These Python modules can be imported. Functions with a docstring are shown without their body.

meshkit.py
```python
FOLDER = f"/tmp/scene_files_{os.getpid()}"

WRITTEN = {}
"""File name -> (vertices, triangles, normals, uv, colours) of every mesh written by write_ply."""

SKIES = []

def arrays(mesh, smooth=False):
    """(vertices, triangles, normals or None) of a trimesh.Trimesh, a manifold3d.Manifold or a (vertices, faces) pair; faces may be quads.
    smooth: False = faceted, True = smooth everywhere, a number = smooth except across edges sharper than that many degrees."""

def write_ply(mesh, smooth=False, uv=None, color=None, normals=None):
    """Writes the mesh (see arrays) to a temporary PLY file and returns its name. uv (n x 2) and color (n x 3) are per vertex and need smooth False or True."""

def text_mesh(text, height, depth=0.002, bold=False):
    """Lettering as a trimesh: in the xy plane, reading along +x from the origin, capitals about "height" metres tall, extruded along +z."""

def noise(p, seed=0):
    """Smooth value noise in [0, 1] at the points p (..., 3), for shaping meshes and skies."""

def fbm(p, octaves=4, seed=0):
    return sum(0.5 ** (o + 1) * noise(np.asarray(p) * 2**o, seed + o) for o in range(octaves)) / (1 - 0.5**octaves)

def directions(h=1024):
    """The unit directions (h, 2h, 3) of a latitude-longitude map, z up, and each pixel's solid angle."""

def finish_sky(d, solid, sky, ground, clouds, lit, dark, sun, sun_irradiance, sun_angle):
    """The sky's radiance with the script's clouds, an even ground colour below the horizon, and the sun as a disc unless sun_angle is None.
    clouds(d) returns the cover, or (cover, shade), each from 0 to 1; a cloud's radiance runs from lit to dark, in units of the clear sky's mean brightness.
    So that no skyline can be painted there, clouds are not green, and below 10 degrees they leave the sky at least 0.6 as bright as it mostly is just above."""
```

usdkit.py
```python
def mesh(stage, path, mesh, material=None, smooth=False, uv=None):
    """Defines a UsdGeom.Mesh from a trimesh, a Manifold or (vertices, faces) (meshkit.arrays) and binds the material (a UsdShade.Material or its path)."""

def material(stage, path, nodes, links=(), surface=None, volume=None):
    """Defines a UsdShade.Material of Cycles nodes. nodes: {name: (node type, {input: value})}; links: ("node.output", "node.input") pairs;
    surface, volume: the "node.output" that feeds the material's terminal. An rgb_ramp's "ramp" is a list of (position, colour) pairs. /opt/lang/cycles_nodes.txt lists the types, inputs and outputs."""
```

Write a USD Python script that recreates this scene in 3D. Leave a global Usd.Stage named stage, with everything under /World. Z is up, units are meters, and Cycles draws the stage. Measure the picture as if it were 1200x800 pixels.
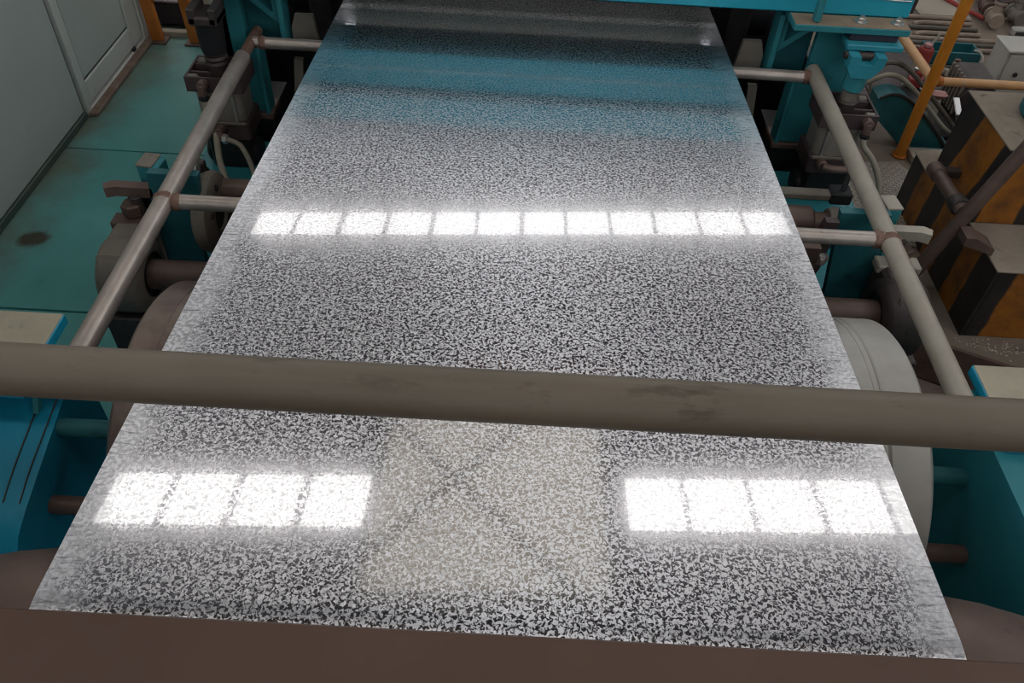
import math, random
import numpy as np, trimesh
from shapely.geometry import Polygon
from pxr import Usd, UsdGeom, UsdLux, UsdShade, Gf, Sdf
import usdkit, meshkit

stage = Usd.Stage.CreateInMemory()
UsdGeom.SetStageUpAxis(stage, UsdGeom.Tokens.z)
UsdGeom.SetStageMetersPerUnit(stage, 1.0)
UsdGeom.Xform.Define(stage, '/World')
UsdGeom.Scope.Define(stage, '/World/Looks')
PI = math.pi

# ---------------------------------------------------------------- camera, exposure, sky, roof lights
EXPOSURE = 0.0
SKYLIGHT = 3.75       # radiance of the clear roof panes
OLD_PANE = 0.47      # radiance of the yellowed roof sheet
DOME = 0.54          # hazy daylight through the open sides of the hall
PITCH, ROLL, YAW = (math.radians(a) for a in (45.67, 3.52, 0.427))
fw = np.array([math.sin(YAW) * math.cos(PITCH), math.cos(YAW) * math.cos(PITCH), -math.sin(PITCH)])
r0 = np.array([math.cos(YAW), -math.sin(YAW), 0.0]); u0 = np.cross(r0, fw)
rt = r0 * math.cos(ROLL) + u0 * math.sin(ROLL); up = -r0 * math.sin(ROLL) + u0 * math.cos(ROLL)
cam = UsdGeom.Camera.Define(stage, '/World/camera')
m4 = Gf.Matrix4d(*[float(x) for x in (*rt, 0, *up, 0, *(-fw), 0, -0.0106, 0.0, 2.02, 1)])
cam.AddTransformOp().Set(m4)
cam.CreateHorizontalApertureAttr(36.0); cam.CreateVerticalApertureAttr(24.0)
cam.CreateFocalLengthAttr(963 / 1200 * 36.0)
cam.CreateClippingRangeAttr(Gf.Vec2f(0.05, 200.0))
cam.CreateExposureAttr(EXPOSURE)
dome = UsdLux.DomeLight.Define(stage, '/World/sky')
dome.CreateColorAttr(Gf.Vec3f(0.93, 0.97, 1.0)); dome.CreateIntensityAttr(DOME)

# ---------------------------------------------------------------- helpers: scene graph
ORIGIN, USED = {}, {}

def numbered(parent, name):
    k = USED.get((parent, name), 0); USED[(parent, name)] = k + 1
    return f'{parent}/{name}' if k == 0 else f'{parent}/{name}_{k:03d}'

def tag(prim, label=None, cat=None, group=None, kind=None):
    for k, v in (('label', label), ('category', cat), ('group', group), ('kind', kind)):
        if v: prim.SetCustomDataByKey(k, v)

def thing(name, label, cat, at=(0, 0, 0), group=None):
    path = numbered('/World', name)
    x = UsdGeom.Xform.Define(stage, path); x.AddTranslateOp().Set(Gf.Vec3d(*map(float, at)))
    ORIGIN[path] = np.array(at, float); tag(x.GetPrim(), label, cat, group)
    return path

def obj(name, mesh, mat, parent='/World', smooth=35, label=None, kind=None):
    if isinstance(mesh, (list, tuple)): mesh = trimesh.util.concatenate(list(mesh))
    o = ORIGIN.get(parent, np.zeros(3)); path = numbered(parent, name)
    mesh = mesh.copy(); mesh.apply_translation(-o)
    p = usdkit.mesh(stage, path, mesh, M[mat], smooth=smooth)
    ORIGIN[path] = o
    tag(p.GetPrim(), label, None, None, kind)
    return path

def struct(name, mesh, mat, label=None, cat=None, smooth=35):
    p = obj(name, mesh, mat, '/World', smooth); tag(stage.GetPrimAtPath(p), label, cat, None, 'structure'); return p

# ---------------------------------------------------------------- helpers: shapes
def box(x0, x1, y0, y1, z0, z1, b=0.004):
    lo, hi = np.array([min(x0, x1), min(y0, y1), min(z0, z1)]), np.array([max(x0, x1), max(y0, y1), max(z0, z1)])
    b = min(b, 0.3 * (hi - lo).min()); pts = []
    for s in np.ndindex(2, 2, 2):
        s = np.array(s); c = np.where(s == 0, lo, hi); d = np.where(s == 0, 1, -1) * b
        for k in range(3):
            e = d.copy(); e[k] = 0; pts.append(c + e)
    return trimesh.convex.convex_hull(np.array(pts))

def turn(m, axis, deg, about):
    m = m.copy(); m.apply_transform(trimesh.transformations.rotation_matrix(math.radians(deg), axis, about)); return m

def frame(d):
    d = np.array(d, float); d /= np.linalg.norm(d)
    a = np.array([0, 0, 1.0]) if abs(d[2]) < 0.9 else np.array([1.0, 0, 0])
    u = np.cross(a, d); u /= np.linalg.norm(u); return d, u, np.cross(d, u)

def lathe(profile, p, d, n=32):
    """profile: (distance along d, radius); first and last radius 0 closes the ends"""
    d, u, w = frame(d); p = np.array(p, float); th = np.linspace(0, 2 * PI, n, endpoint=False)
    V, F = [], []
    for t, r in profile:
        V.append(p + d * t + r * (np.cos(th)[:, None] * u + np.sin(th)[:, None] * w))
    V = np.vstack(V)
    for i in range(len(profile) - 1):
        for k in range(n):
            a, b_, c_, e = i * n + k, i * n + (k + 1) % n, (i + 1) * n + (k + 1) % n, (i + 1) * n + k
            F += [[a, b_, c_], [a, c_, e]]
    m = trimesh.Trimesh(V, F, process=False); m.merge_vertices(); m.update_faces(m.nondegenerate_faces())
    return m

def cyl(p, q, r, n=24, b=None, r2=None):
    p, q = np.array(p, float), np.array(q, float); L = np.linalg.norm(q - p); r2 = r if r2 is None else r2
    b = min(0.15 * min(r, r2), 0.2 * L) if b is None else b
    return lathe([(0, 0), (0, r - b), (b, r), (L - b, r2), (L, r2 - b), (L, 0)], p, q - p, n)

def smooth_path(pts, k=8):
    P = np.array(pts, float); Q = np.vstack([2 * P[0] - P[1], P, 2 * P[-1] - P[-2]]); out = []
    for i in range(1, len(Q) - 2):
        for t in np.linspace(0, 1, k, endpoint=False):
            a, b_, c_, d = Q[i - 1:i + 3]
            out.append(0.5 * (2 * b_ + (c_ - a) * t + (2 * a - 5 * b_ + 4 * c_ - d) * t * t + (3 * b_ - a - 3 * c_ + d) * t ** 3))
    return np.vstack([out, P[-1]])

def tube(pts, r, n=12, smooth=True, k=8):
    P = smooth_path(pts, k) if smooth else np.array(pts, float)
    T = np.gradient(P, axis=0); T /= np.linalg.norm(T, axis=1)[:, None]
    _, u, w = frame(T[0]); V = []; th = np.linspace(0, 2 * PI, n, endpoint=False)
    for i, t in enumerate(T):
        u = u - t * (u @ t); u /= np.linalg.norm(u); w = np.cross(t, u)
        V.append(P[i] + r * (np.cos(th)[:, None] * u + np.sin(th)[:, None] * w))
    N = len(P); V = np.vstack(V + [P[:1], P[-1:]]); F = []
    for i in range(N - 1):
        for j in range(n):
            a, b_, c_, e = i * n + j, i * n + (j + 1) % n, (i + 1) * n + (j + 1) % n, (i + 1) * n + j
            F += [[a, b_, c_], [a, c_, e]]
    for j in range(n):
        F += [[N * n, (j + 1) % n, j], [N * n + 1, (N - 1) * n + j, (N - 1) * n + (j + 1) % n]]
    return trimesh.Trimesh(V, F, process=False)

def prism(poly, plane, lo, hi, holes=()):
    """poly in plane 'xy','xz' or 'yz', extruded along the third axis from lo to hi"""
    m = trimesh.creation.extrude_polygon(Polygon(poly, [list(h) for h in holes]), hi - lo, engine='earcut')
    v = m.vertices.copy(); w = v[:, 2] + lo
    if plane == 'xy': nv = np.c_[v[:, 0], v[:, 1], w]
    elif plane == 'xz': nv = np.c_[v[:, 0], w, v[:, 1]]
    else: nv = np.c_[w, v[:, 0], v[:, 1]]
    m = trimesh.Trimesh(nv, m.faces, process=True); m.fix_normals(); return m

def hexbolt(p, d, r=0.012, h=0.009):
    return [lathe([(0, 0), (0, r * 1.5), (0.003, r * 1.5), (0.003, 0)], p, d, 20),
            lathe([(0.003, 0), (0.003, r), (h + 0.001, r), (h + 0.003, r * 0.85), (h + 0.003, 0)], p, d, 6),
            lathe([(h, 0), (h, r * 0.55), (h + 0.009, r * 0.55), (h + 0.009, 0)], p, d, 12)]

def circle(cx, cy, r, n=32): return [(cx + r * math.cos(t), cy + r * math.sin(t)) for t in np.linspace(0, 2 * PI, n, endpoint=False)]

def moved(m, dx, dy):
    m = trimesh.util.concatenate(list(m)) if isinstance(m, (list, tuple)) else m.copy()
    m.apply_translation((dx, dy, 0)); return m

# ---------------------------------------------------------------- materials
M = {}
def mk(name, nodes, links, surface): M[name] = usdkit.material(stage, f'/World/Looks/{name}', nodes, links, surface=surface)

def paint(name, c1, c2, rough=0.5, metal=0.0, scale=6.0, lo=0.35, hi=0.65, bump=0.15, c3=None, grime=0.62, spec=0.4, stretch=(1, 1, 1), fine=60):
    """worn paint / metal: two tones by large noise, a third (grime, rust) where a finer noise is high"""
    n = {'g': ('geometry', {}), 'mp': ('mapping', {'scale': stretch}),
         'n1': ('noise_texture', {'scale': scale, 'detail': 6.0, 'roughness': 0.6}),
         'r1': ('rgb_ramp', {'ramp': [(lo, c1), (hi, c2)]}),
         'n2': ('noise_texture', {'scale': scale * 2.3, 'detail': 8.0, 'roughness': 0.7}),
         'r2': ('rgb_ramp', {'ramp': [(grime, (0, 0, 0)), (min(grime + 0.12, 1), (1, 1, 1))]}),
         'mx': ('mix', {'color2': c3 if c3 is not None else c2}),
         'n3': ('noise_texture', {'scale': float(fine), 'detail': 4.0}),
         'b': ('bump', {'strength': bump, 'distance': 0.002}),
         'p': ('principled_bsdf', {'roughness': rough, 'metallic': metal, 'specular_ior_level': spec})}
    l = [('g.position', 'mp.vector'), ('mp.vector', 'n1.vector'), ('mp.vector', 'n2.vector'), ('g.position', 'n3.vector'), ('n1.fac', 'r1.fac'), ('n2.fac', 'r2.fac'),
         ('r1.color', 'mx.color1'), ('r2.color', 'mx.fac'), ('n3.fac', 'b.height'), ('mx.color', 'p.base_color'), ('b.normal', 'p.normal')]
    mk(name, n, l, 'p.BSDF')

mk('teal_floor', {'g': ('geometry', {}), 's': ('separate_xyz', {}), 'n': ('noise_texture', {'scale': 2.6, 'detail': 6.0, 'roughness': 0.6}), 'n2': ('noise_texture', {'scale': 9.0, 'detail': 8.0, 'roughness': 0.7}),
     'base': ('rgb_ramp', {'ramp': [(0.35, (0.095, 0.35, 0.335)), (0.65, (0.13, 0.44, 0.42))]}),
     'wx': ('math', {'math_type': 'multiply_add', 'value2': 0.55, 'value3': -0.28}), 'xs': ('math', {'math_type': 'add'}), 'dirt': ('map_range', {'from_min': -1.74, 'from_max': -1.98, 'to_min': 0.0, 'to_max': 0.85, 'clamp': True}),
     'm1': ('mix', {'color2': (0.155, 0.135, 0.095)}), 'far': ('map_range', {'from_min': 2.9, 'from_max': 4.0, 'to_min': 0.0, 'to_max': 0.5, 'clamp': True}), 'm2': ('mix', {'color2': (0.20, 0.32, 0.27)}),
     'dv': ('vector_math', {'math_type': 'distance', 'vector2': (-1.815, 2.375, 0.0)}), 'da': ('math', {'math_type': 'multiply_add', 'value2': 0.10, 'value3': -0.05}), 'ds': ('math', {'math_type': 'add'}),
     'spot': ('map_range', {'from_min': 0.062, 'from_max': 0.035, 'to_min': 0.0, 'to_max': 0.9, 'clamp': True}), 'm3': ('mix', {'color2': (0.060, 0.036, 0.020)}),
     'sp': ('rgb_ramp', {'ramp': [(0.68, (0, 0, 0)), (0.74, (1, 1, 1))]}), 'm4': ('mix', {'color2': (0.03, 0.06, 0.055)}), 'b': ('bump', {'strength': 0.1, 'distance': 0.002}), 'p': ('principled_bsdf', {'roughness': 0.5, 'specular_ior_level': 0.35})},
   [('g.position', 's.vector'), ('g.position', 'n.vector'), ('g.position', 'n2.vector'), ('g.position', 'dv.vector1'), ('n.fac', 'base.fac'), ('n.fac', 'wx.value1'), ('s.x', 'xs.value1'), ('wx.value', 'xs.value2'), ('xs.value', 'dirt.value'), ('dirt.result', 'm1.fac'),
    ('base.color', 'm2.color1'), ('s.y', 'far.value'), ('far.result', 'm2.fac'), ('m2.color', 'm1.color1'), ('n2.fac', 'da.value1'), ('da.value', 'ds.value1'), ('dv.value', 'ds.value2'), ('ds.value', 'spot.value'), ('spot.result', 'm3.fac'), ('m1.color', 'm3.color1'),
    ('n2.fac', 'sp.fac'), ('sp.color', 'm4.fac'), ('m3.color', 'm4.color1'), ('n2.fac', 'b.height'), ('m4.color', 'p.base_color'), ('b.normal', 'p.normal')], 'p.BSDF')
paint('blue_paint', (0.010, 0.27, 0.42), (0.014, 0.33, 0.50), 0.4, scale=5, c3=(0.02, 0.13, 0.19), grime=0.64)
paint('teal_paint', (0.030, 0.215, 0.245), (0.040, 0.26, 0.295), 0.45, scale=6, c3=(0.03, 0.09, 0.10), grime=0.60)
paint('dark_teal', (0.014, 0.10, 0.12), (0.02, 0.14, 0.155), 0.5, scale=7, c3=(0.015, 0.04, 0.045), grime=0.57)
paint('dusty_top', (0.36, 0.33, 0.25), (0.45, 0.40, 0.30), 0.8, scale=9, c3=(0.25, 0.28, 0.24), grime=0.6, spec=0.2)
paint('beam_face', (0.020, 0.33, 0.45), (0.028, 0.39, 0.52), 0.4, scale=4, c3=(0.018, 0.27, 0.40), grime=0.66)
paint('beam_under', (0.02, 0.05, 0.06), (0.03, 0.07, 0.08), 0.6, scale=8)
paint('groove_dark', (0.025, 0.03, 0.045), (0.04, 0.04, 0.055), 0.6, scale=12)
paint('rail_paint', (0.125, 0.098, 0.070), (0.165, 0.130, 0.094), 0.5, scale=5, c3=(0.07, 0.048, 0.034), grime=0.58, stretch=(0.6, 2, 2), bump=0.08)
paint('deck_brown', (0.092, 0.050, 0.034), (0.110, 0.062, 0.043), 0.55, scale=4, c3=(0.11, 0.065, 0.052), grime=0.68, stretch=(1, 0.4, 1), bump=0.1)
paint('pipe_steel', (0.42, 0.36, 0.32), (0.55, 0.47, 0.42), 0.38, metal=0.55, scale=16, c3=(0.27, 0.19, 0.15), grime=0.62)
paint('pipe_grey', (0.34, 0.30, 0.245), (0.40, 0.36, 0.295), 0.5, metal=0.1, scale=10, c3=(0.27, 0.22, 0.17), grime=0.66)
paint('weld_rust', (0.16, 0.085, 0.06), (0.24, 0.15, 0.12), 0.7, scale=50, bump=0.7)
paint('black_oily', (0.012, 0.012, 0.013), (0.03, 0.028, 0.026), 0.45, scale=8)
paint('black_rubber', (0.012, 0.012, 0.014), (0.02, 0.02, 0.022), 0.6, scale=8)
paint('dark_steel', (0.055, 0.045, 0.042), (0.09, 0.07, 0.065), 0.5, metal=0.3, scale=12, c3=(0.03, 0.025, 0.025), grime=0.58)
paint('brown_steel', (0.13, 0.085, 0.07), (0.18, 0.12, 0.10), 0.5, metal=0.3, scale=10, c3=(0.07, 0.045, 0.04), grime=0.6)
paint('grey_housing', (0.17, 0.15, 0.125), (0.22, 0.19, 0.155), 0.55, scale=9, c3=(0.10, 0.08, 0.07), grime=0.6)
paint('alu_barrel', (0.26, 0.235, 0.20), (0.33, 0.30, 0.26), 0.45, metal=0.3, scale=10, c3=(0.14, 0.115, 0.10), grime=0.62)
paint('flange_dark', (0.055, 0.036, 0.038), (0.085, 0.055, 0.056), 0.55, scale=10, c3=(0.12, 0.085, 0.075), grime=0.64)
paint('bright_steel', (0.55, 0.54, 0.52), (0.65, 0.63, 0.60), 0.3, metal=0.8, scale=20)
paint('booth_panel', (0.40, 0.42, 0.39), (0.45, 0.465, 0.435), 0.45, scale=1.6, c3=(0.36, 0.375, 0.345), grime=0.62, bump=0.03)
paint('booth_frame', (0.50, 0.50, 0.47), (0.56, 0.56, 0.53), 0.4, scale=3, c3=(0.40, 0.38, 0.34), grime=0.62, bump=0.03)
paint('seal_dark', (0.05, 0.055, 0.05), (0.07, 0.07, 0.065), 0.6)
paint('skirt_green', (0.05, 0.085, 0.07), (0.09, 0.105, 0.085), 0.6, scale=9)
paint('threshold', (0.17, 0.10, 0.075), (0.26, 0.20, 0.16), 0.7, scale=14)
paint('orange_paint', (0.56, 0.19, 0.018), (0.66, 0.25, 0.03), 0.42, scale=9, c3=(0.40, 0.15, 0.03), grime=0.62)
paint('pale_orange', (0.60, 0.32, 0.13), (0.66, 0.38, 0.19), 0.5, scale=9, c3=(0.5, 0.36, 0.24), grime=0.55)
paint('rust_orange', (0.38, 0.11, 0.015), (0.50, 0.17, 0.03), 0.5, scale=8, c3=(0.22, 0.08, 0.03), grime=0.6)
paint('dusty_floor', (0.19, 0.150, 0.118), (0.25, 0.20, 0.157), 0.8, scale=3.5, c3=(0.12, 0.092, 0.075), grime=0.58, spec=0.2, bump=0.3)
paint('rusty_floor', (0.18, 0.125, 0.105), (0.24, 0.175, 0.145), 0.85, scale=5, c3=(0.13, 0.08, 0.065), grime=0.56, spec=0.15, bump=0.5)
paint('checker_steel', (0.30, 0.26, 0.215), (0.37, 0.32, 0.265), 0.5, metal=0.25, scale=5, c3=(0.2, 0.165, 0.13), grime=0.6)
paint('lug_steel', (0.48, 0.44, 0.39), (0.56, 0.52, 0.46), 0.4, metal=0.3, scale=8)
paint('cream_panel', (0.33, 0.285, 0.225), (0.38, 0.33, 0.265), 0.7, scale=4, c3=(0.45, 0.37, 0.28), grime=0.6)
paint('white_box', (0.42, 0.395, 0.35), (0.46, 0.435, 0.385), 0.5, scale=5, c3=(0.36, 0.31, 0.25), grime=0.68, bump=0.04)
paint('lilac_board', (0.30, 0.27, 0.29), (0.36, 0.32, 0.34), 0.6, scale=5)
paint('dark_purple', (0.028, 0.022, 0.028), (0.04, 0.03, 0.035), 0.6, scale=5)
paint('cardboard', (0.42, 0.33, 0.23), (0.48, 0.39, 0.28), 0.8, scale=8)
paint('red_plastic', (0.30, 0.04, 0.035), (0.36, 0.06, 0.05), 0.4, scale=10, c3=(0.2, 0.06, 0.05), grime=0.6)
paint('pink_tag', (0.42, 0.20, 0.19), (0.5, 0.26, 0.24), 0.6, scale=20)
paint('hose_beige', (0.30, 0.27, 0.21), (0.36, 0.32, 0.25), 0.6, scale=12)
paint('hose_dark', (0.10, 0.085, 0.07), (0.14, 0.12, 0.10), 0.6, scale=12)
paint('conduit', (0.27, 0.205, 0.16), (0.36, 0.28, 0.22), 0.6, scale=10, c3=(0.2, 0.15, 0.12), grime=0.6)
paint('dusty_brown', (0.30, 0.215, 0.15), (0.37, 0.27, 0.19), 0.8, scale=14, c3=(0.16, 0.13, 0.10), grime=0.6, spec=0.2)
paint('stair_dust', (0.25, 0.205, 0.16), (0.32, 0.265, 0.21), 0.85, scale=9, c3=(0.14, 0.11, 0.09), grime=0.6, spec=0.15)
paint('pedestal_teal', (0.018, 0.185, 0.225), (0.025, 0.22, 0.265), 0.5, scale=5, c3=(0.025, 0.11, 0.13), grime=0.62)
paint('teal_bright', (0.03, 0.26, 0.33), (0.04, 0.30, 0.38), 0.45, scale=6, c3=(0.03, 0.15, 0.19), grime=0.64)
paint('navy_cloth', (0.012, 0.02, 0.06), (0.02, 0.035, 0.09), 0.9, scale=14)
paint('roof_sheet', (0.075, 0.07, 0.078), (0.09, 0.085, 0.093), 0.7, scale=0.6, bump=0)
paint('roof_steel', (0.055, 0.05, 0.05), (0.07, 0.065, 0.06), 0.6, scale=2)
paint('crane_red', (0.17, 0.062, 0.05), (0.20, 0.075, 0.06), 0.5, scale=2)
paint('rubble', (0.30, 0.245, 0.20), (0.50, 0.43, 0.35), 0.9, scale=40)

# big roll: brown tint of reflected light painted on the booth side, bare grey steel on the other
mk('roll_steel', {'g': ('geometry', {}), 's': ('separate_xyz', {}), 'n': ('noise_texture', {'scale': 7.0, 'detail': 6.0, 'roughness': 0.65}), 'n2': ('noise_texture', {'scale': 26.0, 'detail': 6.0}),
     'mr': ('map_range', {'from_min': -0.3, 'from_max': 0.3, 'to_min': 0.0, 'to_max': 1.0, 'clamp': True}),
     'rust_tint': ('rgb_ramp', {'ramp': [(0.35, (0.075, 0.040, 0.032)), (0.52, (0.125, 0.080, 0.064)), (0.66, (0.19, 0.14, 0.11))]}),
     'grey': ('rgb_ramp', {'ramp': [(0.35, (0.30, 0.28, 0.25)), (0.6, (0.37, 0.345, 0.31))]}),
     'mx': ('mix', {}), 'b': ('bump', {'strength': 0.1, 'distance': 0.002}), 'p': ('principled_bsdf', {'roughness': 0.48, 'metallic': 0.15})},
   [('g.position', 's.vector'), ('g.position', 'n.vector'), ('g.position', 'n2.vector'), ('s.x', 'mr.value'), ('n.fac', 'rust_tint.fac'), ('n.fac', 'grey.fac'), ('mr.result', 'mx.fac'), ('rust_tint.color', 'mx.color1'),
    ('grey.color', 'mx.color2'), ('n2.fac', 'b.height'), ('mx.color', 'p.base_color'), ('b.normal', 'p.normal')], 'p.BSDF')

# yellow and black warning stripes painted slanting over the stair stringer and riser
def hazard(name, vec, start, period):
    mk(name, {'g': ('geometry', {}), 'd': ('vector_math', {'math_type': 'dot_product', 'vector2': vec}), 'n': ('noise_texture', {'scale': 9.0, 'detail': 4.0}),
     'ad': ('math', {'math_type': 'multiply_add', 'value2': 0.03, 'value3': -0.015 - start}), 'sm': ('math', {'math_type': 'add'}), 'ml': ('math', {'math_type': 'multiply', 'value2': 1 / period}), 'fr': ('math', {'math_type': 'fraction'}),
     'gt': ('rgb_ramp', {'ramp': [(0.0, (0, 0, 0)), (0.02, (1, 1, 1)), (0.48, (1, 1, 1)), (0.50, (0, 0, 0))]}),
     'n2': ('noise_texture', {'scale': 8.0, 'detail': 7.0, 'roughness': 0.65}), 'or': ('rgb_ramp', {'ramp': [(0.34, (0.16, 0.06, 0.015)), (0.54, (0.36, 0.125, 0.012)), (0.72, (0.42, 0.17, 0.016))]}),
     'bk': ('rgb_ramp', {'ramp': [(0.4, (0.014, 0.013, 0.014)), (0.7, (0.04, 0.032, 0.03))]}), 'mx': ('mix', {}), 'p': ('principled_bsdf', {'roughness': 0.5})},
   [('g.position', 'd.vector1'), ('g.position', 'n.vector'), ('n.fac', 'ad.value1'), ('d.value', 'sm.value1'), ('ad.value', 'sm.value2'), ('sm.value', 'ml.value1'), ('ml.value', 'fr.value1'), ('fr.value', 'gt.fac'),
    ('g.position', 'n2.vector'), ('n2.fac', 'or.fac'), ('n2.fac', 'bk.fac'), ('gt.color', 'mx.fac'), ('bk.color', 'mx.color1'), ('or.color', 'mx.color2'), ('mx.color', 'p.base_color')], 'p.BSDF')
hazard('stripes_low', (0, 1, 0), 2.245 - 0.2325 * 3, 0.2325)
hazard('stripes_high', (0, 1, 0.25), 2.573 - 0.38 * 2, 0.38)
hazard('stripes_front', (1, 0, 0), 1.665 - 0.47, 0.47)
hazard('stripes_back', (1, 0, 0), 1.515 - 0.47, 0.47)

# galvanised strip: frosted and mirror-like zinc grains, drawn out sideways along both edges
mk('galvanised', {'g': ('geometry', {}), 'mp': ('mapping', {'scale': (1, 1, 0)}), 'n': ('noise_texture', {'scale': 195.0, 'detail': 3.0, 'roughness': 0.62, 'distortion': 0.8}),
     'n3': ('noise_texture', {'scale': 420.0, 'detail': 2.0}),
     'mp2': ('mapping', {'scale': (26, 150, 0)}), 'n2': ('noise_texture', {'scale': 1.0, 'detail': 3.0, 'roughness': 0.6, 'distortion': 0.8}),
     's': ('separate_xyz', {}), 'ab': ('math', {'math_type': 'absolute'}), 'nw': ('noise_texture', {'scale': 22.0, 'detail': 3.0}), 'wob': ('math', {'math_type': 'multiply_add', 'value2': 0.10, 'value3': -0.05}),
     'sum': ('math', {'math_type': 'add'}), 'edge': ('map_range', {'from_min': 0.555, 'from_max': 0.61, 'to_min': 0.0, 'to_max': 1.0, 'clamp': True}),
     'r1': ('rgb_ramp', {'ramp': [(0.455, (0, 0, 0)), (0.53, (1, 1, 1))]}), 'r2': ('rgb_ramp', {'ramp': [(0.26, (0.0, 0.0, 0.0)), (0.46, (1, 1, 1))]}),
     'mx': ('mix', {}), 'tone': ('rgb_ramp', {'ramp': [(0.35, (0.90, 0.875, 0.90)), (0.65, (0.985, 0.96, 0.985))]}),
     'ns': ('noise_texture', {'scale': 130.0, 'detail': 2.0}), 'sg': ('rgb_ramp', {'ramp': [(0.497, (0, 0, 0)), (0.503, (1, 1, 1))]}), 'tx': ('map_range', {'from_min': 0.0, 'from_max': 1.0, 'to_min': -0.42, 'to_max': 0.42}),
     'cv': ('combine_xyz', {}), 'va': ('vector_math', {'math_type': 'add'}), 'vn': ('vector_math', {'math_type': 'normalize'}),
     'A': ('principled_bsdf', {'metallic': 1.0, 'roughness': 0.36}), 'A2': ('principled_bsdf', {'metallic': 1.0, 'roughness': 0.285}), 'ma': ('mix_closure', {'fac': 0.45}), 'B': ('principled_bsdf', {'metallic': 1.0, 'roughness': 0.10, 'base_color': (0.60, 0.58, 0.61)}),
     'C': ('principled_bsdf', {'metallic': 1.0, 'roughness': 0.02, 'base_color': (0.78, 0.775, 0.785)}),
     'mc': ('mix_closure', {}), 'md': ('mix_closure', {'fac': 0.12})},
   [('g.position', 'mp.vector'), ('mp.vector', 'n.vector'), ('mp.vector', 'n3.vector'), ('g.position', 'mp2.vector'), ('mp2.vector', 'n2.vector'), ('g.position', 's.vector'), ('s.x', 'ab.value1'), ('g.position', 'nw.vector'), ('nw.fac', 'wob.value1'),
    ('ab.value', 'sum.value1'), ('wob.value', 'sum.value2'), ('sum.value', 'edge.value'), ('n.fac', 'r1.fac'), ('n2.fac', 'r2.fac'), ('edge.result', 'mx.fac'), ('r1.color', 'mx.color1'), ('r2.color', 'mx.color2'),
    ('mp.vector', 'ns.vector'), ('ns.fac', 'sg.fac'), ('sg.color', 'tx.value'), ('tx.result', 'cv.x'), ('g.normal', 'va.vector1'), ('cv.vector', 'va.vector2'), ('va.vector', 'vn.vector1'), ('vn.vector', 'A.normal'), ('n3.fac', 'tone.fac'), ('tone.color', 'A.base_color'), ('mx.color', 'mc.fac'), ('B.BSDF', 'mc.closure1'), ('tone.color', 'A2.base_color'), ('A.BSDF', 'ma.closure1'), ('A2.BSDF', 'ma.closure2'), ('ma.closure', 'mc.closure2'), ('mc.closure', 'md.closure1'), ('C.BSDF', 'md.closure2')], 'md.closure')

def glow(name, color, strength): mk(name, {'e': ('emission', {'color': color, 'strength': strength})}, [], 'e.emission')
glow('skylight_pane', (1.0, 0.985, 0.95), SKYLIGHT)
glow('yellowed_pane', (1.0, 0.93, 0.78), OLD_PANE)

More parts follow.
